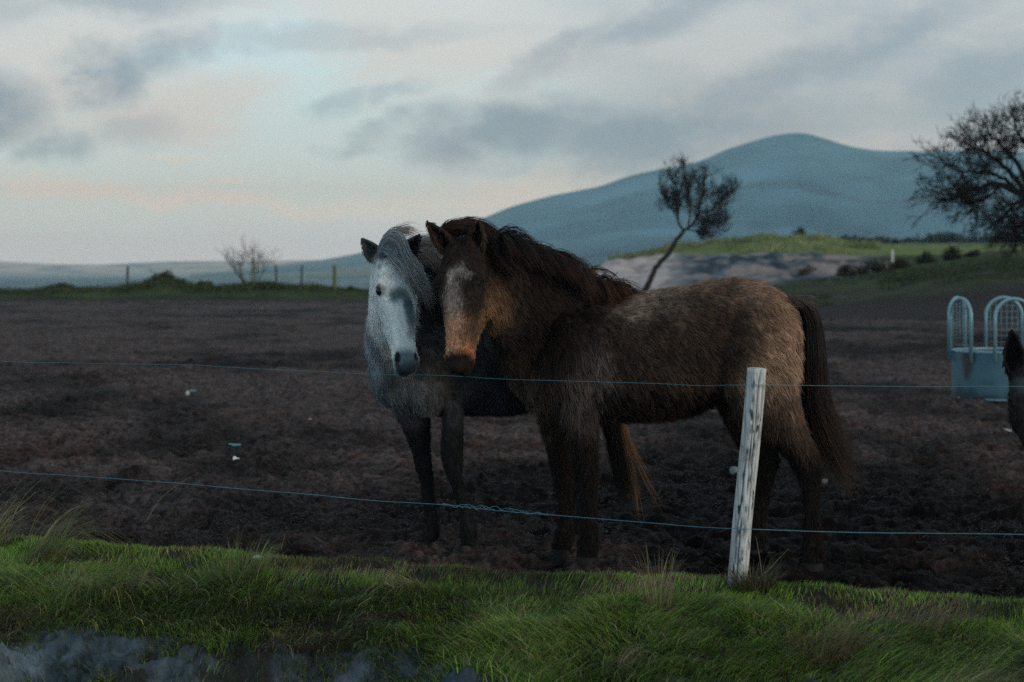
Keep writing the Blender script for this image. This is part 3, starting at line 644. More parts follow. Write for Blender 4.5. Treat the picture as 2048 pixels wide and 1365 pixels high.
leafy_shrub('hedge', 1790, 300, DUNE_Z(1790, 300) - 0.2, 1.5, 1.5, [(0.02, 0.026, 0.018)], 'single dark bush on the skyline between the dune and the right tree', 500, 0.15)

def traced_tree(name, Y, limbs, label, twig_n, twig_L, twig_depth, col, up=0.5, seed=0, base_z=None, kids=3, spread=0.5, twig_r=0.016, wind=None):
    base = P(limbs[0][0][0], limbs[0][0][1], Y)
    root = thing(name, tuple(base), label, 'tree')
    t = Parts(); q = Parts()
    for li, limb in enumerate(limbs):
        dy = 0.0 if li == 0 else rng.uniform(-0.9, 0.9)
        pts = []; r = []
        for k, (px, py, wpx) in enumerate(limb):
            f = k / max(len(limb) - 1, 1); pts.append(P(px, py, Y + dy * f) - base); r.append(wpx * Y / F / 2)
        A = catmull(np.hstack([np.array(pts), np.array(r)[:, None]]), 5)
        A[:, :3] += rng.normal(0, 0.012, (len(A), 3)) * (np.arange(len(A)) > 0)[:, None]
        tube(t, A[:, :3], A[:, 3], 8, col)
        if li == 0 and len(limbs) > 1: continue
        for k in range(twig_n):
            i = int(rng.uniform(0.25, 1.0) * (len(A) - 1)); d = nrm(A[min(i + 1, len(A) - 1), :3] - A[max(i - 1, 0), :3])
            nd = d + rng.normal(0, spread, 3); nd /= np.linalg.norm(nd)
            grow(q, A[i, :3], nd, twig_L * rng.uniform(0.6, 1.1), twig_r, twig_depth, up, 0.42, kids, col, wind=wind)
    add('trunk', t.mesh('trunk'), M_bark, root); add('crown', q.mesh('crown'), M_bark, root)
    return root
traced_tree('leaning_tree', 74, [
    [(1288, 585, 13), (1303, 553, 11), (1316, 530, 10), (1338, 506, 9), (1352, 482, 8), (1368, 462, 7.5)],
    [(1368, 462, 5), (1358, 448, 5), (1355, 425, 4.5), (1352, 405, 4), (1356, 380, 3), (1342, 352, 2)],
    [(1368, 462, 6), (1385, 450, 6), (1397, 428, 5), (1399, 408, 4.5), (1406, 385, 4), (1408, 352, 2.5)],
    [(1400, 424, 4.5), (1418, 422, 4), (1432, 410, 3.5), (1448, 395, 3), (1462, 378, 2)],
    [(1376, 456, 3.5), (1380, 430, 3.5), (1376, 400, 3), (1374, 370, 2), (1372, 350, 1.5)],
    [(1372, 459, 3), (1390, 464, 2.5), (1402, 472, 2), (1410, 470, 1.5)],
    [(1357, 440, 3), (1345, 420, 2.5), (1334, 405, 2), (1328, 385, 1.5)],
    [(1398, 428, 3), (1412, 440, 2), (1432, 446, 1.5)]],
    'lone bare tree leaning right, rising behind the brown pony\'s back', 26, 0.46, 3, (0.022, 0.019, 0.018), 0.55, kids=3, twig_r=0.020, spread=0.55)
rng = np.random.default_rng(21)
RT = traced_tree('spreading_tree', 44, [
    [(2110, 560, 34), (2104, 500, 30), (2090, 440, 26), (2068, 395, 22)],
    [(2070, 398, 16), (2030, 382, 14), (1990, 368, 11), (1950, 380, 8), (1925, 388, 6), (1895, 390, 4), (1850, 378, 2)],
    [(2040, 388, 10), (2010, 360, 8), (1975, 345, 6), (1940, 345, 4), (1915, 340, 3), (1892, 330, 2)],
    [(2050, 385, 11), (2020, 345, 9), (1985, 315, 7), (1960, 300, 5), (1930, 298, 3)],
    [(2060, 385, 12), (2040, 335, 10), (2010, 300, 7), (1985, 275, 4), (1960, 270, 2)],
    [(2068, 390, 14), (2070, 330, 11), (2050, 285, 8), (2030, 255, 4), (2035, 235, 2)],
    [(2075, 395, 12), (2120, 340, 10), (2160, 300, 7), (2200, 290, 3)],
    [(2075, 400, 12), (2130, 385, 10), (2200, 370, 6), (2270, 375, 3)],
    [(2075, 390, 10), (2110, 310, 8), (2120, 250, 4)],
    [(2060, 395, 6), (2035, 405, 5), (2012, 430, 3.5), (1995, 445, 2)],
    [(2055, 400, 5), (2030, 420, 4), (2028, 440, 3), (2020, 460, 1.5)],
    [(2062, 402, 6), (2050, 420, 5), (2060, 450, 2)],
    [(2000, 372, 5), (1975, 395, 4), (1950, 405, 3), (1940, 408, 2)]],
    'large dark bare tree with spreading twigs at the right edge', 27, 0.46, 3, (0.016, 0.014, 0.014), 0.10, kids=3, spread=0.75, twig_r=0.013)

#@@ANIMALS
# ================================================================== PONIES
def evaluated_remesh(parts, voxel, smooth_it, name):
    me = parts.mesh(name + '_cage'); o = add(name + '_cage', me)
    m = o.modifiers.new('r', 'REMESH'); m.mode = 'VOXEL'; m.voxel_size = voxel; m.use_smooth_shade = True
    s_ = o.modifiers.new('s', 'SMOOTH'); s_.factor = 0.5; s_.iterations = smooth_it
    dg = bpy.context.evaluated_depsgraph_get(); ev = o.evaluated_get(dg); me2 = bpy.data.meshes.new_from_object(ev, depsgraph=dg)
    bpy.data.objects.remove(o); bpy.data.meshes.remove(me); me2.name = name
    for a in list(me2.attributes):
        if a.name == 'col': me2.attributes.remove(a)
    return me2
def get_v(me):
    V = np.empty(len(me.vertices) * 3, np.float32); me.vertices.foreach_get('co', V)
    Nn = np.empty(len(me.vertices) * 3, np.float32); me.vertices.foreach_get('normal', Nn)
    return V.reshape(-1, 3).astype(float), Nn.reshape(-1, 3).astype(float)
def get_tris(me):
    me.calc_loop_triangles(); T = np.empty(len(me.loop_triangles) * 3, np.int32); me.loop_triangles.foreach_get('vertices', T); return T.reshape(-1, 3)
def sample(V, Nn, T, N, weight=None):
    a, b, c = V[T[:, 0]], V[T[:, 1]], V[T[:, 2]]
    ar = np.linalg.norm(np.cross(b - a, c - a), axis=1)
    if weight is not None: ar = ar * weight[T].mean(1)
    i = np.searchsorted(np.cumsum(ar) / ar.sum(), rng.random(N)); i = np.minimum(i, len(T) - 1)
    r1 = np.sqrt(rng.random(N)); r2 = rng.random(N)
    w0, w1, w2 = 1 - r1, r1 * (1 - r2), r1 * r2
    p = w0[:, None] * a[i] + w1[:, None] * b[i] + w2[:, None] * c[i]
    n = nrm(w0[:, None] * Nn[T[i, 0]] + w1[:, None] * Nn[T[i, 1]] + w2[:, None] * Nn[T[i, 2]])
    return p, n
def curves(name, pts, rad, col, material, parent):
    """pts N,K,3"""
    N, K, _ = pts.shape
    cu = bpy.data.hair_curves.new(name); cu.add_curves([K] * N)
    cu.attributes['position'].data.foreach_set('vector', pts.astype(np.float32).ravel())
    a = cu.attributes.get('radius') or cu.attributes.new('radius', 'FLOAT', 'POINT')
    a.data.foreach_set('value', np.broadcast_to(rad, (N, K)).astype(np.float32).ravel())
    c = cu.attributes.new('col', 'FLOAT_COLOR', 'POINT')
    if col.ndim == 2: col = np.repeat(col[:, None], K, 1)
    c.data.foreach_set('color', np.concatenate([col, np.ones((N, K, 1))], -1).astype(np.float32).ravel())
    cu.materials.append(material)
    o = bpy.data.objects.new(name, cu); COL.objects.link(o); o.parent = parent; o['kind'] = 'stuff'
    return o
def segdist(p, a, b):
    ab = b - a; t = np.clip(((p - a) @ ab) / (ab @ ab), 0, 1); return np.linalg.norm(p - (a + t[:, None] * ab), axis=1), t

class Head:
    def __init__(s, O, d, n, L):
        s.O = np.asarray(O, float); s.d = nrm(np.asarray(d, float)); n = np.asarray(n, float)
        s.n = nrm(n - (n @ s.d) * s.d); s.side = np.cross(s.d, s.n); s.L = L      # side points to image right for a head facing us
        if s.side[0] < 0: s.side = -s.side
        s.k = L / 0.58
    def at(s, t, si=0.0, ni=0.0): return s.O + s.d * t * s.L + s.side * si * s.k + s.n * ni * s.k
    def local(s, p):
        q = p - s.O; return (q @ s.d) / s.L, (q @ s.side) / s.k, (q @ s.n) / s.k
    def build(s, parts, ear_tips, ear_w=0.034, fat=1.0):
        K = [(-0.07, .040, .000, .09), (-0.02, .062, .026, .13), (0.08, .080, .044, .17), (0.20, .092, .054, .215), (0.31, .098, .056, .240), (0.42, .088, .053, .238), (0.53, .070, .046, .195),
             (0.65, .057, .038, .150), (0.76, .051, .031, .122), (0.85, .053, .026, .112), (0.92, .054, .018, .108), (0.97, .047, .004, .098), (1.005, .028, -.02, .075)]
        st = []
        for t, w_, f, b in K:
            w_ *= fat; f *= fat
            e = 0.78 if t < 0.6 else 0.85
            cen = s.at(t) ; up = s.n * f * s.k; dn = -s.n * b * s.k
            if f <= 0: up = s.n * 0.004; cen = s.at(t, 0, f); dn = -s.n * (b + f) * s.k
            st.append(np.concatenate([cen, s.side * w_ * s.k, up, dn, [e]]))
        loft(parts, st, 5, 32)
        k = s.k
        for sg in (-1, 1):
            ellipsoid(parts, s.at(0.305, sg * 0.083 * fat, 0.022), [s.d * 0.038 * k, s.side * 0.020 * k, s.n * 0.026 * k])        # brow
            ellipsoid(parts, s.at(0.375, sg * 0.064 * fat, -0.115), [s.d * 0.085 * k, s.side * 0.030 * k, s.n * 0.085 * k])       # jowl
            ellipsoid(parts, s.at(0.895, sg * 0.040 * fat, -0.004), [s.d * 0.040 * k, s.side * 0.022 * k, s.n * 0.026 * k])       # nostril wing
            ellipsoid(parts, s.at(0.52, sg * 0.058 * fat, -0.03), [s.d * 0.09 * k, s.side * 0.014 * k, s.n * 0.016 * k])          # facial crest
            ellipsoid(parts, s.at(0.290, sg * 0.095 * fat, 0.020), [s.d * 0.016 * k, s.side * 0.016 * k, s.n * 0.028 * k])         # upper lid
        ellipsoid(parts, s.at(0.955, 0, -0.072), [s.d * 0.036 * k, s.side * 0.036 * k, s.n * 0.030 * k])                          # chin
        ellipsoid(parts, s.at(0.93, 0, -0.01), [s.d * 0.05 * k, s.side * 0.046 * k, s.n * 0.03 * k])                             # upper lip
        s.ears = []
        for sg, tip, face in ear_tips:
            base = s.at(0.035, sg * 0.055, -0.025); tip = np.asarray(tip, float); ax = tip - base; H = np.linalg.norm(ax); ax /= H
            face = nrm(np.asarray(face, float) - (np.asarray(face) @ ax) * ax); lat = np.cross(ax, face)
            hs = np.linspace(-0.12, 1, 14); prof = np.array([0.80, 0.86, 0.95, 1.03, 1.08, 1.08, 1.04, .97, .87, .75, .60, .44, .26, .06]) * ear_w * k
            Vo = []; rr = 11
            for h, r in zip(hs, prof):
                opn = math.radians(np.interp(h, [-0.12, 0.15, 0.4, 1], [178, 150, 118, 95]))
                th = np.linspace(-opn, opn, rr)
                cen = base + ax * H * h - face * r * 0.15 + face * (0.010 * math.sin(h * 3.0))
                outer = cen[None] - face * (np.cos(th) * r)[:, None] + lat * (np.sin(th) * r)[:, None]
                ri = max(r - 0.0105, 0.001); inner = cen[None] - face * (np.cos(th[::-1]) * ri)[:, None] + lat * (np.sin(th[::-1]) * ri)[:, None]
                Vo.append(np.vstack([outer, inner]))
            K_ = len(Vo); R = 2 * rr; V = np.vstack(Vo + [Vo[0].mean(0)[None], Vo[-1].mean(0)[None]])
            i = np.arange(K_ * R).reshape(K_, R); j = np.roll(i, -1, 1)
            Q = np.stack([i[:-1], j[:-1], j[1:], i[1:]], -1).reshape(-1, 4)
            T = np.vstack([np.stack([np.full(R, K_ * R), j[0], i[0]], -1), np.stack([np.full(R, K_ * R + 1), i[-1], j[-1]], -1)])
            parts.add(V, Q, T)
            s.ears.append((base, tip, face, ear_w * k))

def leg(parts, rows, inset, lat=(0, 1, 0), ratio=0.82):
    """rows: px_left, px_right, y, Y -> tube; returns hoof info"""
    st = []; lat = nrm(np.array(lat, float))
    fore = np.array([lat[1], -lat[0], 0.0])
    for (xl, xr, y, Y) in rows:
        c = P((xl + xr) / 2, y, Y); ra = (xr - xl) / 2 * Y / F - inset; rb = min(ra * ratio, 0.13)
        st.append(np.concatenate([c, fore * ra, lat * rb, -lat * rb, [1.0]]))
    loft(parts, st, 5, 20)
def hoof_mesh(c, fwd, w_, L, h):
    q = Parts(); fwd = nrm(np.array([fwd[0], fwd[1], 0.0])); lat = np.array([-fwd[1], fwd[0], 0]); st = []
    for f, z in ((1.0, 0.0), (0.97, 0.25), (0.86, 0.8), (0.70, 1.0)):
        st.append(np.concatenate([c + np.array([0, 0, h * z]) - fwd * L * 0.12 * z, lat * w_ * f, fwd * L * f, -fwd * L * 0.8 * f, [0.95]]))
    loft(q, st, 2, 16); return q

def strands(roots, d0, L, K, pull, stiff, noise, seed):
    """integrate strands: pull = (N,3) or (3,) acceleration direction"""
    N = len(roots); pts = np.empty((N, K, 3)); pts[:, 0] = roots; d = nrm(d0); st = (L / (K - 1))[:, None]
    for k in range(1, K):
        pts[:, k] = pts[:, k - 1] + d * st
        d = nrm(d + np.asarray(pull) * stiff * (k / K) + noise * np.stack([vnoise(pts[:, k] * 9, seed + 3), vnoise(pts[:, k] * 9, seed + 5), vnoise(pts[:, k] * 9, seed + 7)], -1))
    return pts
def clumped(guides, per, spread, tip_pull, jitter, taper=0.35):
    """children around guide strands, converging to the tip"""
    M_, K, _ = guides.shape
    g = np.repeat(guides, per, 0); N = len(g)
    off = rng.normal(0, spread, (N, 3)); t = np.linspace(0, 1, K)
    amt = (1 - tip_pull * t ** 1.2)[None, :, None]
    sc = rng.uniform(0.75, 1.05, N)[:, None, None]
    base = g[:, :1]
    wob = rng.normal(0, jitter, (N, 1, 3)) * (t ** 1.5)[None, :, None] + rng.normal(0, jitter * 0.4, (N, 1, 3)) * np.sin(t * 5 + 1)[None, :, None] * t[None, :, None]
    return base + (g - base) * sc + off[:, None] * amt + wob

def sheet(A, B, G, K, thick, seed):
    """guides spread between two traced edges A and B (pixel x, y, distance)"""
    n = 6; a = catmull(np.array([P(*p) for p in A]), n); b = catmull(np.array([P(*p) for p in B]), n)
    t = np.linspace(0, 1, K); ta = np.linspace(0, 1, len(a)); tb = np.linspace(0, 1, len(b)); g = np.empty((G, K, 3))
    for i in range(G):
        u_ = rng.random(); f = rng.uniform(0.62, 1.0)
        pa = np.stack([np.interp(t * f, ta, a[:, k]) for k in range(3)], -1); pb = np.stack([np.interp(t * f, tb, b[:, k]) for k in range(3)], -1)
        g[i] = pa * (1 - u_) + pb * u_ + rng.normal(0, thick, 3) * np.array([.5, 1, .5])
    t3 = t[None, :, None]
    return g + 0.042 * t3 * np.stack([vnoise(g * 11, seed), vnoise(g * 11, seed + 1), vnoise(g * 11, seed + 2)], -1)

def make_coat(name, root, V, Nn, T, flow, colour, loc, N_clump, per, base_rad, lift=0.38, weight=None, grav=0.35, var=1.0, ramp=(0.62, 0.8, 0.95, 1.08, 1.22)):
    p, n = sample(V, Nn, T, N_clump, weight)
    fd, L, spread = flow(p)
    fd = fd + np.stack([vnoise(p * 9, 401), vnoise(p * 9, 402), vnoise(p * 9, 403)], -1) * 0.30 + np.stack([vnoise(p * 26, 404), vnoise(p * 26, 405), vnoise(p * 26, 406)], -1) * 0.26
    fd = nrm(fd - (fd * n).sum(1, keepdims=True) * n)
    L = L * rng.uniform(0.7, 1.25, len(p))
    N = N_clump * per
    pr = np.repeat(p, per, 0); nr = np.repeat(n, per, 0); fr = np.repeat(fd, per, 0); Lr = np.repeat(L, per); sr = np.repeat(spread, per)
    o = rng.normal(0, 1, (N, 3)) * sr[:, None]; o -= (o * nr).sum(1, keepdims=True) * nr
    fr = nrm(fr + rng.normal(0, 0.16, (N, 3))); Lr = Lr * rng.uniform(0.65, 1.1, N)
    K = 5; pts = np.empty((N, K, 3))
    lf = lift * rng.uniform(0.7, 1.3, N)
    for k in range(K):
        t = k / (K - 1)
        prof = t * (1 - 0.45 * t)
        pts[:, k] = pr + o * (1 - 0.62 * t ** 1.3) + fr * (Lr * t * 0.95)[:, None] + nr * (Lr * lf * prof)[:, None] - nr * 0.002
        pts[:, k, 2] -= Lr * grav * t * t * 0.5
    c = colour(pr)
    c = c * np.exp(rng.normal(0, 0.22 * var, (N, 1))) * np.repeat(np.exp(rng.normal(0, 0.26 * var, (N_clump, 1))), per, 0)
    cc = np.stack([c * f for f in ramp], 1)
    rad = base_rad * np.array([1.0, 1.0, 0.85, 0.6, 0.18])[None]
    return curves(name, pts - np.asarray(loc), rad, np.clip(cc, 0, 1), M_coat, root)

def layered(base, blobs, noise_amt=0.0, seed=0):
    """coat colour from a base and ellipsoidal markings in world space"""
    B = [(np.asarray(c, float), np.asarray(r, float), np.asarray(col, float), k, e) for c, r, col, k, e in blobs]
    base = np.asarray(base, float)
    def f(p):
        q = p + 0.018 * np.stack([vnoise(p * 22, seed), vnoise(p * 22, seed + 1), vnoise(p * 22, seed + 2)], -1) + 0.03 * np.stack([vnoise(p * 7, seed + 3), vnoise(p * 7, seed + 4), vnoise(p * 7, seed + 5)], -1)
        C = np.broadcast_to(base, p.shape).copy()
        for c, r, col, k, e in B:
            d = np.linalg.norm((q - c) / r, axis=1)
            wgt = k * (1 - sstep(d, 1 - e, 1 + e)); C += (col - C) * wgt[:, None]
        return np.clip(C * (1 + noise_amt * fbm(p * 12, 3, seed + 9))[:, None], 0.003, 1)
    return f

def head_marks(h, marks, seed):
    """marks in head coordinates: (t, s, n, rt, rs, rn, colour, k, e)"""
    return [(h, m) for m in marks]
def make_colour(base, blobs, head, marks, noise_amt, seed):
    f0 = layered(base, blobs, noise_amt, seed)
    def f(p):
        C = f0(p)
        q = p + 0.008 * np.stack([vnoise(p * 40, seed + 20), vnoise(p * 40, seed + 21), vnoise(p * 40, seed + 22)], -1) + 0.008 * np.stack([vnoise(p * 15, seed + 23), vnoise(p * 15, seed + 24), vnoise(p * 15, seed + 25)], -1)
        t, s_, n = head.local(q)
        for (mt, ms, mn, rt, rs, rn, col, k, e) in marks:
            d = np.sqrt(((t - mt) / rt) ** 2 + ((s_ - ms) / rs) ** 2 + ((n - mn) / rn) ** 2)
            wgt = k * (1 - sstep(d, 1 - e, 1 + e)); C = C + (np.asarray(col) - C) * wgt[:, None]
        return np.clip(C, 0.003, 1)
    return f
def make_flow(bones):
    """bones: a, b, radius, direction, hair length, clump spread"""
    def f(p):
        W = 0; D = 0; L = 0; S_ = 0
        for a, b, r, d, l, s_ in bones:
            dist, t = segdist(p, np.asarray(a, float), np.asarray(b, float)); wgt = np.exp(-(dist / r) ** 2 * 1.6) + 1e-9
            W = W + wgt; D = D + wgt[:, None] * nrm(np.asarray(d, float)); L = L + wgt * l; S_ = S_ + wgt * s_
        return D / W[:, None], L / W, S_ / W
    return f
def nostrils(me, h):
    V, Nn = get_v(me)
    for sg in (-1, 1):
        t, s_, n = h.local(V)
        # comma-shaped pit on the front corner of the muzzle
        d = np.sqrt(((t - 0.893) * h.L / 0.024) ** 2 + ((s_ - sg * 0.043) / 0.0105) ** 2 + ((n - 0.012) / 0.03) ** 2)
        k = np.exp(-d ** 2 * 1.1)[:, None]
        V = V - (h.n * 0.6 + h.side * sg * 0.5) * 0.022 * k * h.k
    # mouth crease
    t, s_, n = h.local(V)
    m = np.exp(-((t - (0.985 - 0.9 * np.clip(-0.045 - n, -1, 1) * 0)) / 0.2) ** 2) * np.exp(-((n + 0.052) / 0.006) ** 2) * sstep(t, 0.80, 0.86)
    cen = h.O + np.outer(t * h.L, h.d) + h.n * (-0.052)
    V = V + nrm(cen - V) * (0.008 * m)[:, None]
    me.vertices.foreach_set('co', V.astype(np.float32).ravel()); me.update()
def eyes(h, root, loc, fat=1.0):
    for sg in (-1, 1):
        q = Parts(); c = h.at(0.318, sg * 0.090 * fat, 0.018)
        c = h.at(0.318, sg * 0.093 * fat, 0.020); ellipsoid(q, c, [h.d * 0.025 * h.k, h.side * 0.0185 * h.k, h.n * 0.022 * h.k], n=12)
        add('eye', q.mesh('eye', loc), M_eye, root)

#@@BROWN
# ------------------------------------------------------------------ brown pony
def brown_pony():
    loc = np.array([0.72, 8.7, 0.0])
    root = thing('pony', loc, 'shaggy dark brown pony standing side-on with its head turned to us', 'pony')
    q = Parts()
    ax = nrm(np.array([1.06, -0.20, 0])); lat = np.array([ax[1] * -1, ax[0], 0])
    st = []
    for px, top, bot, Y, w_ in [(1052, 700, 780, 8.86, .10), (1066, 655, 812, 8.86, .17), (1100, 620, 832, 8.85, .23), (1150, 598, 840, 8.83, .255), (1200, 588, 838, 8.82, .265), (1250, 590, 834, 8.80, .285), (1310, 584, 832, 8.77, .305), (1365, 576, 826, 8.74, .300), (1420, 566, 806, 8.71, .28),
                                (1470, 561, 790, 8.69, .27), (1520, 569, 790, 8.67, .255), (1560, 590, 795, 8.65, .22), (1585, 618, 775, 8.64, .165), (1597, 655, 745, 8.635, .10)]:
        c = P(px, (top + bot) / 2, Y); h = (bot - top) / 2 * Y / F
        st.append(np.concatenate([c, lat * w_, [0, 0, h], [0, 0, -h], [0.92]]))
    loft(q, st, 5, 36)
    # neck
    st = []
    for (cx, cy), (ux, uy), Y, w_ in [((1225, 594), (1075, 812), 8.83, .17), ((1150, 566), (1040, 778), 8.79, .152), ((1082, 542), (1012, 728), 8.70, .128), ((1020, 520), (988, 672), 8.60, .108), ((972, 502), (965, 625), 8.50, .094), ((938, 494), (945, 590), 8.44, .08)]:
        a = P(cx, cy, Y); b = P(ux, uy, Y); c = (a + b) / 2; tl = nrm(np.array([0.85, 0.35, 0])); lt = nrm(np.array([-0.35, 0.94, 0]))
        st.append(np.concatenate([c, lt * w_, a - c, b - c, [0.95]]))
    loft(q, st, 6, 30)
    # muscle
    ellipsoid(q, P(1150, 720, 8.64), [[.11, 0, .03], [0, .09, 0], [-.05, 0, .22]])       # shoulder
    ellipsoid(q, P(1510, 690, 8.50), [[.17, 0, 0], [0, .13, 0], [.03, 0, .22]])          # near quarter
    ellipsoid(q, P(1500, 690, 8.86), [[.17, 0, 0], [0, .13, 0], [.03, 0, .22]])
    ellipsoid(q, P(1215, 605, 8.82), [[.16, 0, -.02], [0, .07, 0], [.0, 0, .06]])        # withers
    I = 0.012
    leg(q, [(1090, 1205, 745, 8.68), (1112, 1200, 800, 8.66), (1124, 1196, 850, 8.65), (1138, 1198, 900, 8.64), (1146, 1200, 945, 8.64), (1154, 1196, 985, 8.64), (1157, 1196, 1040, 8.64), (1151, 1203, 1082, 8.64), (1152, 1198, 1104, 8.63), (1148, 1198, 1116, 8.62)], I)
    leg(q, [(1072, 1160, 790, 8.95), (1078, 1152, 840, 8.92), (1090, 1150, 895, 8.90), (1100, 1150, 945, 8.89), (1110, 1148, 990, 8.88), (1113, 1147, 1040, 8.87), (1104, 1150, 1078, 8.87), (1100, 1144, 1098, 8.86), (1096, 1142, 1108, 8.86)], I)
    leg(q, [(1425, 1592, 735, 8.53), (1452, 1597, 790, 8.50), (1478, 1605, 835, 8.48), (1520, 1622, 875, 8.46), (1562, 1638, 905, 8.45), (1584, 1645, 935, 8.45), (1600, 1643, 975, 8.45), (1606, 1643, 1040, 8.45), (1601, 1652, 1090, 8.45), (1598, 1646, 1118, 8.44), (1592, 1646, 1132, 8.44)], I, ratio=0.72)
    leg(q, [(1415, 1560, 745, 8.84), (1432, 1556, 800, 8.86), (1450, 1553, 845, 8.88), (1474, 1556, 890, 8.88), (1494, 1560, 922, 8.88), (1500, 1552, 955, 8.88), (1500, 1540, 1000, 8.88), (1498, 1534, 1045, 8.88), (1490, 1536, 1075, 8.88), (1486, 1530, 1095, 8.88), (1482, 1530, 1106, 8.88)], I, ratio=0.72)
    h = Head(P(924, 490, 8.40), (-0.03, -0.24, -0.95), (-0.40, -0.88, 0.2), 0.585)
    h.build(q, [(-1, P(853, 441, 8.34), (-0.25, -0.95, 0.1)), (1, P(956, 436, 8.30), (0.0, -0.95, 0.1))], 0.039, 1.05)
    me = evaluated_remesh(q, 0.0062, 7, 'body'); nostrils(me, h)
    V, Nn = get_v(me); T = get_tris(me)
    dark = (0.030, 0.023, 0.020); black = (0.0045, 0.0034, 0.0032); flank = (0.070, 0.054, 0.046)
    blobs = [
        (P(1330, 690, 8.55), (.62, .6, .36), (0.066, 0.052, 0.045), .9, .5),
        (P(1290, 590, 8.8), (.42, .5, .10), (0.27, 0.25, 0.24), .8, .6),       # back, overhead light put into the coat colour
        (P(1480, 575, 8.7), (.30, .5, .13), (0.29, 0.235, 0.20), .8, .6),      # croup, lightened in colour for the light from above
        (P(1575, 690, 8.5), (.18, .5, .30), (0.34, 0.275, 0.22), .85, .6),      # buttock, sunlight from the right put into the coat colour
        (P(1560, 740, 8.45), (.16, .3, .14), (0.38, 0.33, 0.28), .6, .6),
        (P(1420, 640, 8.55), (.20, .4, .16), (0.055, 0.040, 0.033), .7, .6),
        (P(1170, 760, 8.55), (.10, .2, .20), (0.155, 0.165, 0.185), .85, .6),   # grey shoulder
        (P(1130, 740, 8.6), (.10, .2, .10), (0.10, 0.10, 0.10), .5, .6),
        (P(1290, 800, 8.6), (.36, .5, .10), (0.013, 0.010, 0.009), .85, .6),     # belly, underside shade put into the coat colour
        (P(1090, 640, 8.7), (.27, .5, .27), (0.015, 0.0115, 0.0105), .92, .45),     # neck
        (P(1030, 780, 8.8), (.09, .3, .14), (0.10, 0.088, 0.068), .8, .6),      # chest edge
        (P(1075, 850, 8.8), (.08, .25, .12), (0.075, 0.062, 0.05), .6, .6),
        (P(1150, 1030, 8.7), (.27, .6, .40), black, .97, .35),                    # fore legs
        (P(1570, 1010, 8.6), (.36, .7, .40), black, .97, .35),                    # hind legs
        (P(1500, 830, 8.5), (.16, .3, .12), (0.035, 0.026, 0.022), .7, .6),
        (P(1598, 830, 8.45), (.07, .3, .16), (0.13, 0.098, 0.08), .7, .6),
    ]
    tan = (0.52, 0.345, 0.25)
    marks = [(0.35, 0.0, 0.0, 0.62, 0.30, 0.40, (0.030, 0.026, 0.024), 1.0, .12),
             (0.44, 0.04, -0.17, 0.30, 0.10, 0.11, (0.21, 0.155, 0.11), .9, .5),     # cheek edge, warm sunlit rim put into the coat colour
             (0.62, 0.05, -0.12, 0.22, 0.10, 0.07, (0.22, 0.15, 0.10), .8, .5),
             (0.50, -0.01, 0.05, 0.25, 0.045, 0.08, (0.30, 0.31, 0.34), .85, .55),      # grey stripe
             (0.76, -0.01, 0.02, 0.20, 0.075, 0.13, tan, .9, .7),
             (0.70, 0.05, -0.03, 0.12, 0.05, 0.06, (0.05, 0.036, 0.03), .6, .5),
             (0.86, 0.06, -0.01, 0.07, 0.04, 0.08, (0.42, 0.20, 0.10), .9, .4),
             (0.22, 0.02, 0.06, 0.035, 0.030, 0.05, (0.36, 0.40, 0.43), .9, .5),      # star
             (0.27, -0.025, 0.06, 0.05, 0.018, 0.05, (0.40, 0.44, 0.47), .85, .5),
             (0.25, 0.055, 0.05, 0.03, 0.025, 0.05, (0.30, 0.33, 0.35), .6, .5),
             (0.18, 0.035, 0.06, 0.025, 0.015, 0.05, (0.28, 0.32, 0.34), .6, .5),
             (0.945, 0.0, -0.01, 0.105, 0.09, 0.14, (0.016, 0.012, 0.011), 1.0, .25),
             (0.318, 0.088, 0.018, 0.055, 0.034, 0.035, (0.012, 0.010, 0.010), 1.0, .4), (0.318, -0.088, 0.018, 0.055, 0.034, 0.035, (0.012, 0.010, 0.010), 1.0, .4)]
    for sg in (-1, 1): marks.append((-0.14, sg * 0.10, 0.0, 0.15, 0.075, 0.10, (0.045, 0.034, 0.028), .8, .4))
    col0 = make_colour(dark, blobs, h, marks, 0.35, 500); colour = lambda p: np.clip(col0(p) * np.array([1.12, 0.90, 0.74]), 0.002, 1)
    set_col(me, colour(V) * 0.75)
    me.materials.clear(); me.transform(Matrix.Translation(-Vector(loc))); body = add('body', me, M_skin, root)
    dn = (0.15, 0, -1)
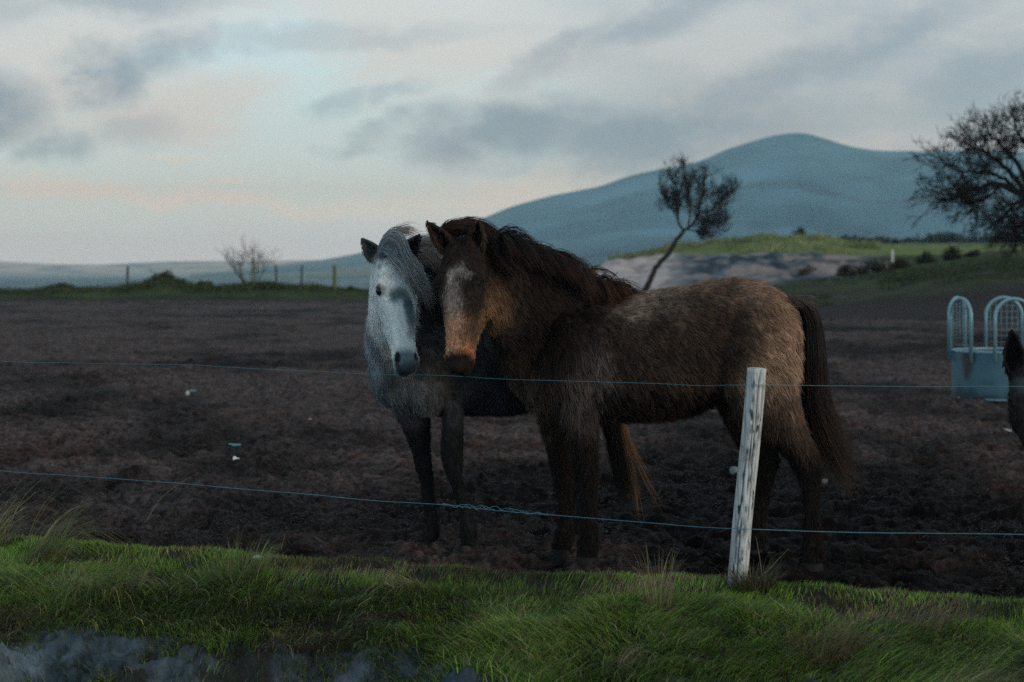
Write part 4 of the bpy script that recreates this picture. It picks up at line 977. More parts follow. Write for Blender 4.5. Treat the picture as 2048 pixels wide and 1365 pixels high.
    flow = make_flow([
        (P(1120, 640, 8.8), P(1560, 640, 8.66), .30, (0.9, -0.1, -0.45), .048, .0085),
        (P(1120, 800, 8.8), P(1400, 800, 8.7), .22, (0.65, 0, -0.9), .060, .0095),
        (P(1290, 585, 8.8), P(1520, 570, 8.7), .12, (0.75, -0.2, 0.15), .042, .008),
        (P(1590, 640, 8.6), P(1590, 800, 8.5), .16, (0.35, -0.1, -1.0), .055, .009),
        (P(1180, 660, 8.8), P(1000, 560, 8.6), .22, (0.55, 0, -0.8), .045, .0085),
        (P(1160, 700, 8.6), P(1160, 840, 8.6), .16, (0.1, -0.1, -1.0), .055, .009),
        (P(1170, 880, 8.64), P(1178, 1100, 8.64), .12, dn, .032, .007), (P(1120, 880, 8.9), P(1125, 1100, 8.87), .12, dn, .032, .007),
        (P(1560, 860, 8.5), P(1625, 1120, 8.45), .12, dn, .036, .008), (P(1500, 860, 8.88), P(1510, 1100, 8.88), .12, dn, .034, .008),
        (P(1030, 740, 8.8), P(1070, 830, 8.85), .12, (0.5, -0.2, -0.9), .055, .009),
        (h.at(0.0), h.at(0.42), .13, h.d * 0.9 + h.n * 0.1, .020, .0055), (h.at(0.42), h.at(1.0), .12, h.d, .016, .005),
        (h.at(0.35, 0, -0.17), h.at(0.6, 0, -0.15), .09, h.d * 0.7 - h.n * 0.6, .036, .006)])
    t_, s_, n_ = h.local(V); wt = 1 + 1.4 * ((np.abs(s_) < 0.13) & (t_ > -0.05) & (t_ < 1.02) & (n_ > -0.28))
    wt = wt * (1 - 0.95 * ((t_ > 0.86) & (t_ < 1.1) & (np.abs(s_) < 0.12) & (n_ > -0.2) & (n_ < 0.2) & (t_ > 0.90)))
    dE = np.minimum(*[np.linalg.norm(V - h.at(0.318, sg * 0.095, 0.018), axis=1) for sg in (-1, 1)]); wt = wt * (dE > 0.031)
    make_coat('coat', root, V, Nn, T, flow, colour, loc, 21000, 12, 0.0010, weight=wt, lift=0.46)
    eyes(h, root, loc, 0.955)
    fw = (-1, 0.2, 0)
    for c, Wd in ((P(1170, 1136, 8.62), .062), (P(1117, 1122, 8.84), .060), (P(1622, 1150, 8.42), .060), (P(1506, 1121, 8.87), .058)):
        c[2] = -0.018; add('hoof', hoof_mesh(c, fw, Wd, Wd * 1.15, 0.075).mesh('hoof', loc), M_hoof, root)
    bvh = BVHTree.FromPolygons([tuple(v) for v in V], [tuple(t) for t in T])
    def outside(pts, gap):
        for i in range(pts.shape[0]):
            for k in range(1, pts.shape[1]):
                co, no, ix, ds = bvh.find_nearest(Vector(pts[i, k]))
                if co is None: continue
                d = Vector(pts[i, k]) - co; g = gap * (0.6 + 0.8 * ((i * 7919) % 101) / 101)
                if d.dot(no) < g: pts[i, k] = np.array(co + no * g)
        return pts
    # mane: crest from poll to withers, thrown over the near side and blown back
    crest = catmull(np.array([np.append(P(*p), 0) for p in [(925, 478, 8.41), (972, 492, 8.50), (1020, 508, 8.60), (1082, 530, 8.70), (1150, 555, 8.79), (1222, 586, 8.83)]]), 12)[:, :3]
    def along(n): 
        u_ = rng.uniform(0.24, 1, n) * (len(crest) - 1.001); i = u_.astype(int); return crest[i] * (1 - (u_ - i))[:, None] + crest[i + 1] * (u_ - i)[:, None], u_ / (len(crest) - 1)
    G = 420
    r, u_ = along(G); r = r + rng.normal(0, 0.012, (G, 3))
    d0 = np.stack([0.35 + 0.3 * rng.random(G), -0.75 + 0.25 * rng.normal(size=G), 0.55 - 0.5 * u_ + 0.16 * rng.normal(size=G)], -1)
    L = rng.uniform(0.16, 0.30, G)
    g1 = outside(strands(r, d0, L, 9, np.array([0.42, -0.10, -1.0]), 0.85, 0.16, 600), 0.016)
    rust = np.array([0.24, 0.095, 0.045]); blk = np.array([0.009, 0.0065, 0.006]); brn = np.array([0.06, 0.032, 0.022])
    def mane_col(N, K, uu, amt):
        t = np.linspace(0, 1, K)[None, :, None]
        tip = brn + (rust - brn) * rng.random((N, 1, 1)) ** 1.5
        k = np.clip(amt, 0, 1)[:, None, None]
        return np.clip((blk + (tip * k + blk * (1 - k) - blk) * t ** 1.4) * np.exp(rng.normal(0, 0.25, (N, 1, 1))), 0, 1)
    per = 16; c1 = clumped(g1, per, 0.008, 0.75, 0.010)
    # low ends near the withers are bleached most
    am = np.repeat(0.04 + 0.75 * u_ ** 2.5 + 0.35 * (rng.random(G) > 0.75), per)
    # flyaways lifted by the wind above the crest
    G2 = 150; r2, u2 = along(G2); d2 = np.stack([0.75 + 0.2 * rng.random(G2), rng.normal(0, 0.3, G2), 0.75 + 0.45 * rng.random(G2)], -1)
    g2 = strands(r2, d2, rng.uniform(0.04, 0.13, G2), 9, np.array([0.9, 0, -0.10]), 0.14, 0.06, 640); c2 = clumped(g2, 7, 0.005, 0.92, 0.005)
    pts = np.concatenate([c1, c2]); am = np.concatenate([am, np.repeat(0.1 + 0.5 * u2 ** 2, 7)])
    rad = 0.00085 * np.array([1, 1, 1, 1, .95, .9, .75, .5, .15])[None]
    curves('mane', pts - loc, rad, mane_col(len(pts), 9, None, am), M_long, root)
    # withers end tuft pointing right
    # forelock between the ears, swept right
    g3 = np.concatenate([
        sheet([(892, 492, 8.48), (898, 452, 8.47), (930, 444, 8.50), (968, 452, 8.51), (1000, 470, 8.47), (1040, 500, 8.44)], [(900, 490, 8.46), (915, 464, 8.47), (945, 464, 8.50), (980, 480, 8.50), (1005, 520, 8.44), (1032, 560, 8.42)], 150, 9, 0.012, 660),
        sheet([(880, 488, 8.42), (884, 470, 8.42), (900, 452, 8.43), (925, 446, 8.44)], [(880, 488, 8.42), (886, 458, 8.42), (915, 440, 8.44), (965, 440, 8.48)], 26, 9, 0.006, 664),
        sheet([(975, 478, 8.48), (990, 500, 8.44), (1002, 530, 8.41), (1010, 575, 8.40)], [(975, 470, 8.47), (1010, 490, 8.43), (1035, 520, 8.40), (1052, 560, 8.38)], 60, 9, 0.012, 668)])
    G3 = len(g3); c3 = clumped(g3, 14, 0.005, 0.75, 0.012)
    curves('forelock', c3 - loc, rad, mane_col(len(c3), 9, None, np.repeat(0.08 + 0.75 * rng.random(G3) ** 3.5, 14)), M_long, root)
    # tail
    path = catmull(np.array([P(*p) for p in [(1583, 600, 8.62), (1612, 612, 8.62), (1628, 650, 8.63), (1632, 720, 8.64), (1634, 790, 8.66), (1652, 850, 8.68), (1690, 905, 8.68), (1738, 962, 8.66)]]), 1)
    G4 = 300; K = len(path); tt = np.linspace(0, 1, K)
    w_ = np.interp(tt, [0, .1, .4, .7, 1], [.012, .03, .05, .075, .07])
    ph = rng.uniform(0, 2 * np.pi, G4); rr = np.sqrt(rng.random(G4)); lenf = rng.uniform(0.55, 1.0, G4); start = rng.uniform(0, 0.16, G4)
    g4 = np.empty((G4, 14, 3))
    for i in range(G4):
        ts = np.linspace(start[i], start[i] + (1 - start[i]) * lenf[i], 14); c = np.stack([np.interp(ts, tt, path[:, k]) for k in range(3)], -1); wd = np.interp(ts, tt, w_)
        bend = np.clip((ts - 0.5) / 0.5, 0, 1) ** 1.5
        g4[i] = c + np.stack([np.cos(ph[i]) * rr[i] * wd * 0.75 - 0.07 * bend * rng.random() * 2.2, np.sin(ph[i]) * rr[i] * wd, -0.10 * bend * rng.random()], -1)
    c4 = clumped(g4, 14, 0.006, 0.5, 0.012)
    # short blown hairs on top of the dock
    r5 = np.array([P(1575 + 18 * rng.random(), 592 + 14 * rng.random(), 8.6) for _ in range(60)]); g5 = strands(r5, np.tile([0.85, -0.1, -0.05], (60, 1)) + rng.normal(0, .28, (60, 3)), rng.uniform(0.03, 0.12, 60), 14, np.array([0.6, 0, -0.6]), 0.35, .06, 690)
    c5 = clumped(g5, 10, 0.004, 0.7, 0.006)
    pts = np.concatenate([c4, c5]); am = np.concatenate([np.repeat(0.7 * rng.random(G4) ** 2, 14), np.full(600, 0.4)])
    cm = mane_col(len(pts), 14, None, am); cm[-600:] = np.array([0.13, 0.10, 0.085])
    curves('tail', pts - loc, 0.0009 * np.interp(np.linspace(0, 1, 14), [0, .7, 1], [1, .9, .2])[None], cm, M_long, root)
brown_pony()

#@@WHITE
# ------------------------------------------------------------------ grey-white pony
def white_pony():
    loc = np.array([-0.15, 9.25, 0.0])
    root = thing('pony', loc, 'white-faced dapple grey pony with dark legs standing behind the brown pony', 'pony')
    q = Parts(); B0 = np.array([-0.66, 8.90, 0]); b = nrm(np.array([0.82, 0.57, 0])); lat = np.array([b[1], -b[0], 0])
    st = []
    for s_, w_, top, bot in [(0.015, .07, .97, .83), (.05, .13, 1.04, .77), (.13, .185, 1.10, .72), (.28, .215, 1.16, .685), (.5, .24, 1.17, .68), (.8, .26, 1.16, .67), (1.03, .25, 1.19, .71), (1.22, .20, 1.14, .78), (1.33, .09, 1.0, .88)]:
        c = B0 + b * s_; c[2] = (top + bot) / 2; hh = (top - bot) / 2
        st.append(np.concatenate([c, lat * w_, [0, 0, hh], [0, 0, -hh], [0.92]]))
    loft(q, st, 5, 34)
    h = Head(P(784, 508, 8.74), (0.15, -0.26, -0.95), (0.34, -0.9, 0.2), 0.575)
    st = []
    for a, u, w_ in [((-.36, 9.12, 1.15), (-.655, 8.93, .90), .165), ((-.42, 9.03, 1.27), (-.675, 8.86, 1.02), .145), ((-.48, 8.93, 1.38), (-.662, 8.80, 1.14), .118), ((-.525, 8.85, 1.455), (-.63, 8.75, 1.26), .095), ((-.56, 8.78, 1.475), (-.60, 8.73, 1.34), .08)]:
        a = np.array(a); u = np.array(u); c = (a + u) / 2
        st.append(np.concatenate([c, lat * w_, a - c, u - c, [0.95]]))
    loft(q, st, 6, 28)
    ellipsoid(q, B0 + b * 0.22 + lat * 0.13 + np.array([0, 0, .90]), [[.11, .07, 0], [.05, -.08, 0], [0.0, 0, .20]])
    ellipsoid(q, B0 + b * 0.22 - lat * 0.13 + np.array([0, 0, .90]), [[.11, .07, 0], [.05, -.08, 0], [0.0, 0, .20]])
    for sg in (-1, 1): ellipsoid(q, B0 + b * 1.12 + lat * 0.13 * sg + np.array([0, 0, .95]), [[.14, .10, 0], [.06, -.09, 0], [0.0, 0, .2]])
    I = 0.012
    leg(q, [(770, 868, 770, 9.12), (782, 866, 820, 9.13), (803, 865, 862, 9.14), (818, 866, 900, 9.15), (826, 869, 930, 9.15), (835, 871, 965, 9.15), (843, 876, 1010, 9.15), (846, 883, 1050, 9.15), (838, 880, 1072, 9.15), (828, 872, 1085, 9.15)], I, lat=(.57, -.82, 0), ratio=0.95)
    leg(q, [(868, 940, 755, 9.0), (876, 932, 800, 9.0), (880, 931, 850, 9.0), (878, 930, 890, 9.0), (879, 930, 918, 9.0), (888, 930, 950, 9.0), (903, 936, 985, 9.0), (915, 948, 1025, 9.0), (916, 958, 1062, 9.0), (918, 956, 1083, 9.0), (918, 958, 1095, 9.0)], I, lat=(.57, -.82, 0), ratio=0.95)
    def hind(X0, Y0, dx):
        rows = []
        for z, w_, off in [(.86, .15, 0), (.72, .125, 0), (.60, .09, .02), (.50, .068, .05), (.43, .058, .065), (.36, .046, .06), (.22, .040, .045), (.11, .050, .03), (.06, .046, .0)]:
            c = np.array([X0, Y0, z]) + b * off
            rows.append(np.concatenate([c, b * w_, lat * w_ * 0.8, -lat * w_ * 0.8, [1.0]]))
        loft(q, rows, 5, 18)
    H1 = B0 + b * 1.12 + lat * 0.12; H2 = B0 + b * 1.22 - lat * 0.10
    hind(H1[0], H1[1], 0); hind(H2[0], H2[1], 0)
    h.build(q, [(-1, P(720, 474, 8.70), (-0.30, -0.92, 0.1)), (1, P(841, 466, 8.62), (0.4, -0.9, 0.1))], 0.039, 1.0)
    me = evaluated_remesh(q, 0.0062, 7, 'body'); nostrils(me, h)
    V, Nn = get_v(me); T = get_tris(me)
    black = (0.006, 0.006, 0.007)
    blobs = [(P(760, 730, 8.85), (.14, .4, .22), (0.19, 0.215, 0.235), .95, .5),
             (P(800, 800, 8.95), (.16, .4, .16), (0.13, 0.14, 0.15), .9, .5),
             (P(745, 695, 8.8), (.07, .3, .15), (0.36, 0.40, 0.43), .8, .6),
             (P(820, 760, 8.9), (.16, .3, .07), (0.10, 0.11, 0.12), .6, .6),
             (P(880, 640, 8.9), (.12, .3, .3), (0.055, 0.05, 0.05), .8, .6),
             (P(880, 1000, 9.1), (.32, .5, .44), black, .97, .25),
             (np.array([.35, 9.6, .3]), (.4, .4, .5), black, .97, .3)]
    wh = (0.80, 0.85, 0.83); sl = (0.10, 0.145, 0.175)
    marks = [(0.42, 0.0, -0.075, 0.60, 0.135, 0.185, wh, 1.0, .10),
             (0.52, 0.0, -0.22, 0.30, 0.08, 0.05, (0.42, 0.42, 0.36), .7, .5),
             (0.375, -0.012, 0.06, 0.065, 0.052, 0.05, sl, .92, .5), (0.46, 0.030, 0.06, 0.07, 0.026, 0.06, (0.06, 0.095, 0.125), .95, .5), (0.56, 0.036, 0.05, 0.09, 0.026, 0.07, sl, .9, .5), (0.66, 0.03, 0.04, 0.07, 0.022, 0.06, (0.18, 0.23, 0.26), .7, .5),
             (0.28, 0.05, 0.06, 0.05, 0.05, 0.05, (0.42, 0.46, 0.48), .5, .6), (0.18, -0.01, 0.06, 0.08, 0.05, 0.05, (0.55, 0.57, 0.57), .5, .6),
             (0.93, 0.0, 0.0, 0.115, 0.058, 0.10, (0.15, 0.215, 0.25), .95, .35),
             (0.985, 0.0, -0.03, 0.075, 0.06, 0.07, (0.030, 0.036, 0.042), .95, .5)]
    for sg in (-1, 1):
        marks += [(0.892, sg * 0.044, 0.012, 0.042, 0.013, 0.03, (0.010, 0.010, 0.012), 1.0, .4), (0.318, sg * 0.088, 0.018, 0.048, 0.03, 0.032, (0.035, 0.045, 0.055), .95, .4),
                  (-0.14, sg * 0.10, 0.0, 0.155, 0.075, 0.10, (0.075, 0.085, 0.085), .95, .3)]
    colour = make_colour((0.055, 0.057, 0.062), blobs, h, marks, 0.35, 520)
    set_col(me, colour(V) * 0.9)
    me.materials.clear(); me.transform(Matrix.Translation(-Vector(loc))); add('body', me, M_skin, root)
    dn = (0.05, 0, -1)
    flow = make_flow([(B0 + b * .1 + np.array([0, 0, .9]), B0 + b * 1.25 + np.array([0, 0, .95]), .28, (b[0] * .8, b[1] * .8, -.6), .042, .0085),
                      (B0 + b * .02 + np.array([0, 0, .75]), B0 + np.array([0, 0, 1.1]), .16, (0.25, 0.1, -1), .040, .008),
                      (P(830, 830, 9.1), P(860, 1080, 9.15), .12, dn, .028, .007), (P(905, 800, 9.0), P(938, 1090, 9.0), .12, dn, .028, .007),
                      (H1 + np.array([0, 0, .1]), H1 + np.array([0, 0, .8]), .14, dn, .03, .008), (H2 + np.array([0, 0, .1]), H2 + np.array([0, 0, .8]), .14, dn, .03, .008),
                      (h.at(0.0), h.at(0.30), .12, h.d * 0.6 - h.side * 0.2, .014, .005), (h.at(0.30), h.at(1.0), .12, h.d, .0105, .0045),
                      (h.at(0.35, 0, -0.17), h.at(0.6, 0, -0.15), .09, h.d * 0.7 - h.n * 0.6, .022, .005),
                      (P(740, 700, 8.85), P(790, 560, 8.8), .14, (0.3, 0.2, -1), .04, .008)])
    t_, s_, n_ = h.local(V); wt = 1 + 3.0 * ((np.abs(s_) < 0.13) & (t_ > -0.05) & (t_ < 0.97) & (n_ > -0.28))
    wt = wt * np.where((t_ > 0.86) & (t_ < 1.1) & (np.abs(s_) < 0.12) & (np.abs(n_) < 0.16), 0.35, 1)
    dE = np.minimum(*[np.linalg.norm(V - h.at(0.318, sg * 0.093, 0.018), axis=1) for sg in (-1, 1)]); wt = wt * (dE > 0.031)
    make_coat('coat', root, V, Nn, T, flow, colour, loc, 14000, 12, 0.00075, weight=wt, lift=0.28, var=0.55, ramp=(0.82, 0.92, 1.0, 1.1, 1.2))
    eyes(h, root, loc)
    fw = (-.82, -.57, 0)
    for c, Wd in ((P(850, 1100, 9.14), .055), (P(938, 1110, 8.99), .055), (H1 - b * .03, .055), (H2 - b * .03, .055)):
        c = c.copy(); c[2] = -0.018; add('hoof', hoof_mesh(c, fw, Wd, Wd * 1.15, 0.07).mesh('hoof', loc), M_hoof, root)
    bvh = BVHTree.FromPolygons([tuple(v) for v in V], [tuple(t) for t in T])
    def outside(pts, gap):
        for i in range(pts.shape[0]):
            for k in range(1, pts.shape[1]):
                co, no, ix, ds = bvh.find_nearest(Vector(pts[i, k]))
                d = Vector(pts[i, k]) - co; g = gap * (0.6 + 0.8 * ((i * 7919) % 101) / 101)
                if d.dot(no) < g: pts[i, k] = np.array(co + no * g)
        return pts
    rad = 0.00085 * np.array([1, 1, 1, 1, .95, .9, .75, .5, .15])[None]
    # forelock: rises at the poll, sweeps across the brow under the right ear
    per = 15
    g = np.concatenate([
        sheet([(762, 512, 8.68), (772, 500, 8.65), (796, 516, 8.63), (822, 542, 8.63), (838, 560, 8.63), (850, 590, 8.64)], [(765, 492, 8.70), (780, 464, 8.67), (800, 472, 8.64), (814, 518, 8.63), (836, 540, 8.64), (858, 570, 8.66)], 200, 9, 0.010, 700),
        sheet([(790, 500, 8.70), (796, 484, 8.67), (806, 504, 8.64), (822, 534, 8.63), (838, 560, 8.64), (850, 640, 8.66)], [(796, 500, 8.70), (802, 486, 8.67), (810, 508, 8.64), (834, 536, 8.63), (858, 560, 8.64), (880, 600, 8.66)], 80, 9, 0.008, 704),
        sheet([(770, 480, 8.72), (790, 460, 8.72), (812, 462, 8.72), (840, 478, 8.74)], [(775, 480, 8.72), (800, 456, 8.72), (830, 455, 8.74), (862, 470, 8.78)], 14, 9, 0.012, 708)])
    g = outside(g, 0.012); G = len(g); c = clumped(g, per, 0.005, 0.7, 0.015)
    def wcol(N, K, warm):
        t = np.linspace(0, 1, K)[None, :, None]; a = np.array([0.26, 0.32, 0.35]); b_ = np.array([0.40, 0.44, 0.45]); w2 = np.array([0.22, 0.13, 0.075])
        k = warm[:, None, None]
        return np.clip((a + (b_ * (1 - k) + w2 * k - a) * t) * np.exp(rng.normal(0, 0.33, (N, 1, 1))), 0, 1)
    curves('forelock', c - loc, rad, wcol(len(c), 9, np.repeat(np.where(np.arange(G) < 200, 0.6 * rng.random(G) ** 3, 0.35 + 0.6 * rng.random(G)), per)), M_long, root)
    # mane, down the far/left side of the neck (right of the face), windblown
    crest = catmull(np.array([[-.545, 8.83, 1.475], [-.52, 8.87, 1.465], [-.47, 8.95, 1.39], [-.41, 9.05, 1.28], [-.35, 9.14, 1.17]]), 10)
    G = 260; u_ = rng.uniform(0, len(crest) - 1.001, G); i = u_.astype(int); r = crest[i] * (1 - (u_ - i))[:, None] + crest[i + 1] * (u_ - i)[:, None] + rng.normal(0, .01, (G, 3))
    d0 = np.stack([0.9 + 0.3 * rng.random(G), -0.12 + 0.2 * rng.normal(size=G), 0.40 + 0.2 * rng.normal(size=G)], -1)
    g = outside(strands(r, d0, rng.uniform(0.18, 0.36, G), 9, np.array([0.32, -0.05, -1.0]), 0.8, 0.12, 720), 0.014); c = clumped(g, per, 0.006, 0.65, 0.012)
    curves('mane', c - loc, rad, wcol(len(c), 9, np.repeat(0.4 + 0.6 * rng.random(G), per)), M_long, root)
    # tail, hanging behind the brown pony's forelegs, wisps to the right
    base = B0 + b * 1.33; base[2] = 1.05
    e0 = P(1228, 840, 9.75); e1 = P(1246, 940, 9.75); e2 = P(1262, 1030, 9.75)
    path = catmull(np.array([base, base + b * .08 + np.array([0, 0, -.02]), base + b * .11 + np.array([0, 0, -.14]), e0, e1, e2]), 1)
    G4 = 240; tt = np.linspace(0, 1, len(path)); w_ = np.interp(tt, [0, .2, .6, 1], [.012, .04, .06, .055])
    ph = rng.uniform(0, 2 * np.pi, G4); rr = np.sqrt(rng.random(G4)); lenf = rng.uniform(0.7, 1.0, G4); g4 = np.empty((G4, 12, 3)); fly = (rng.random(G4) < 0.16) * rng.uniform(0.3, 1, G4)
    for i in range(G4):
        ts = np.linspace(0, lenf[i], 12); c = np.stack([np.interp(ts, tt, path[:, k]) for k in range(3)], -1); wd = np.interp(ts, tt, w_)
        bend = np.clip((ts - 0.55) / 0.45, 0, 1)
        g4[i] = c + np.stack([np.cos(ph[i]) * rr[i] * wd + fly[i] * 0.16 * bend ** 1.5, np.sin(ph[i]) * rr[i] * wd * .7, 0 * wd], -1)
    c4 = clumped(g4, 14, 0.006, 0.5, 0.008)
    k = np.repeat(np.clip(np.cos(ph) * rr * 1.5 - 0.55 + fly * 0.4, 0, 1), 14)[:, None, None]; N = len(c4)  # right edge strands coloured orange, low sunlight put into the hair colour
    cc = np.array([0.016, 0.011, 0.009]) + (np.array([0.42, 0.24, 0.09]) - np.array([0.016, 0.011, 0.009])) * k
    cc = np.repeat(cc, 12, 1) * np.exp(rng.normal(0, .25, (N, 1, 1)))
    curves('tail', c4 - loc, 0.0009 * np.interp(np.linspace(0, 1, 12), [0, .7, 1], [1, .9, .2])[None], np.clip(cc, 0, 1), M_long, root)
white_pony()

#@@THIRD
# ------------------------------------------------------------------ dark animal at the right edge
def third_pony():
    loc = np.array([3.1, 9.2, 0.0])
    root = thing('donkey', loc, 'dark donkey half out of the frame at the right edge, ear up', 'donkey')
    q = Parts(); B0 = np.array([2.80, 8.85, 0]); b = nrm(np.array([0.72, 0.69, 0])); lat = np.array([b[1], -b[0], 0]); st = []
    for s_, w_, top, bot in [(0.01, .07, .80, .66), (.06, .13, .90, .58), (.15, .17, .98, .54), (.3, .20, 1.02, .52), (.6, .23, 1.0, .50), (.9, .23, 1.03, .54), (1.1, .17, .98, .62), (1.2, .08, .86, .7)]:
        c = B0 + b * s_; c[2] = (top + bot) / 2; hh = (top - bot) / 2; st.append(np.concatenate([c, lat * w_, [0, 0, hh], [0, 0, -hh], [0.92]]))
    loft(q, st, 5, 28)
    h = Head(P(2056, 738, 8.30), (0.02, -0.33, -0.94), (-0.12, -0.9, 0.3), 0.50)
    st = []
    hp = h.at(0.06, 0, -0.07)
    for f, w_, hh in [(0, .14, .20), (.35, .12, .17), (.7, .10, .13), (1, .08, .09)]:
        c = (B0 + b * .12 + np.array([0, 0, .80])) * (1 - f) + hp * f; st.append(np.concatenate([c, nrm(np.array([.8, -.6, 0])) * w_, [0, 0.3 * hh, hh], [0, -0.3 * hh, -hh], [.95]]))
    loft(q, st, 6, 24)
    for s_, z in ((.2, 1), (1.0, 1)):
        for sg in (-1, 1):
            c0 = B0 + b * s_ + lat * 0.11 * sg; rows = []
            for z, w_ in [(.75, .11), (.6, .085), (.45, .06), (.36, .055), (.3, .042), (.15, .038), (.09, .045), (.05, .042)]:
                c = c0.copy(); c[2] = z; rows.append(np.concatenate([c, b * w_, lat * w_ * .8, -lat * w_ * .8, [1.0]]))
            loft(q, rows, 4, 16)
            c = c0.copy(); c[2] = -0.018; add('hoof', hoof_mesh(c, -b, .05, .055, .065).mesh('hoof', loc), M_hoof, root)
    h.build(q, [(-1, P(2022, 654, 8.28), (-0.4, -0.9, 0.1)), (1, P(2118, 652, 8.32), (0.4, -0.9, 0.1))], 0.058, 1.1)
    me = evaluated_remesh(q, 0.008, 6, 'body'); nostrils(me, h); V, Nn = get_v(me); T = get_tris(me)
    marks = [(0.16, -0.03, 0.05, 0.10, 0.07, 0.08, (0.06, 0.08, 0.095), .7, .6), (-0.15, 0, 0, .22, .16, .1, (0.010, 0.008, 0.007), .9, .4)]
    colour = make_colour((0.012, 0.010, 0.009), [], h, marks, 0.5, 540); set_col(me, colour(V) * .75)
    me.materials.clear(); me.transform(Matrix.Translation(-Vector(loc))); add('body', me, M_skin, root)
    flow = make_flow([(B0 + np.array([0, 0, .8]), B0 + b * 1.1 + np.array([0, 0, .8]), .3, (.5, .5, -.8), .045, .009), (B0 + np.array([0, 0, .1]), B0 + b * 1.1 + np.array([0, 0, .1]), .3, (0, 0, -1), .03, .009), (h.at(-.2), h.at(1.0), .14, h.d, .022, .006)])
    make_coat('coat', root, V, Nn, T, flow, colour, loc, 5000, 12, 0.0009)
    eyes(h, root, loc)
    r = np.array([h.at(-0.02, rng.uniform(-.03, .03), rng.uniform(-.12, .02)) for _ in range(60)]); g = strands(r, np.tile([0.1, -.1, 1.0], (60, 1)) + rng.normal(0, .25, (60, 3)), rng.uniform(.05, .1, 60), 7, np.array([.6, 0, -.2]), .4, .1, 750)
    curves('mane', clumped(g, 12, .005, .6, .008) - loc, 0.0009 * np.array([1, 1, 1, 1, .9, .6, .2])[None], np.tile(np.array([0.03, .022, .018]), (720, 1)), M_long, root)
    base = B0 + b * 1.2; base[2] = .85
    g = strands(np.tile(base, (50, 1)) + rng.normal(0, .012, (50, 3)), np.tile(b, (50, 1)) + rng.normal(0, .1, (50, 3)), rng.uniform(.4, .6, 50), 9, np.array([0, 0, -1.0]), .9, .05, 760)
    curves('tail', clumped(g, 12, .006, .5, .008) - loc, 0.0009 * np.array([1, 1, 1, 1, .95, .9, .75, .5, .15])[None], np.tile(np.array([0.02, .016, .014]), (600, 1)), M_long, root)
third_pony()

#@@OBJECTS
# ================================================================== FENCE
M_wire = flat('blue_wire', (0.085, 0.23, 0.28), 0.45, 0.5, ns=40, amt=0.3)
def wood_mat():
    def b(t, o):
        co = objco(t); mp = t.node('ShaderNodeMapping'); t.l.new(co, mp.inputs[0]); mp.inputs['Scale'].default_value = (1, 1, 0.07)
        g = t.noise(mp.outputs[0], 70, 6, 0.65); st = t.noise(co, 9, 5, 0.6); mp2 = t.node('ShaderNodeMapping'); t.l.new(co, mp2.inputs[0]); mp2.inputs['Scale'].default_value = (1, 1, 0.3); kn = t.noise(mp2.outputs[0], 42, 2, 0.5)
        c = t.mix(t.smooth(g.outputs['Fac'], 0.3, 0.7), (0.26, 0.29, 0.30, 1), (0.66, 0.69, 0.69, 1))
        c = t.mix(t.smooth(kn.outputs['Fac'], 0.62, 0.70), c, (0.05, 0.06, 0.065, 1))
        c = t.mix(t.m('MULTIPLY', t.smooth(st.outputs['Fac'], 0.56, 0.72), 0.75), c, (0.14, 0.14, 0.15, 1))
        c = t.mix(t.m('MULTIPLY', t.smooth(t.noise(co, 14, 4).outputs['Fac'], 0.62, 0.74), 0.6), c, (0.10, 0.16, 0.06, 1))
        c = t.mix(1.0, c, attr(t), 'MULTIPLY')
        principled(t, o, c, 0.85, 0.2, normal=bump(t, g.outputs['Fac'], 0.7, 0.006))
    return mat('weathered_post', b)
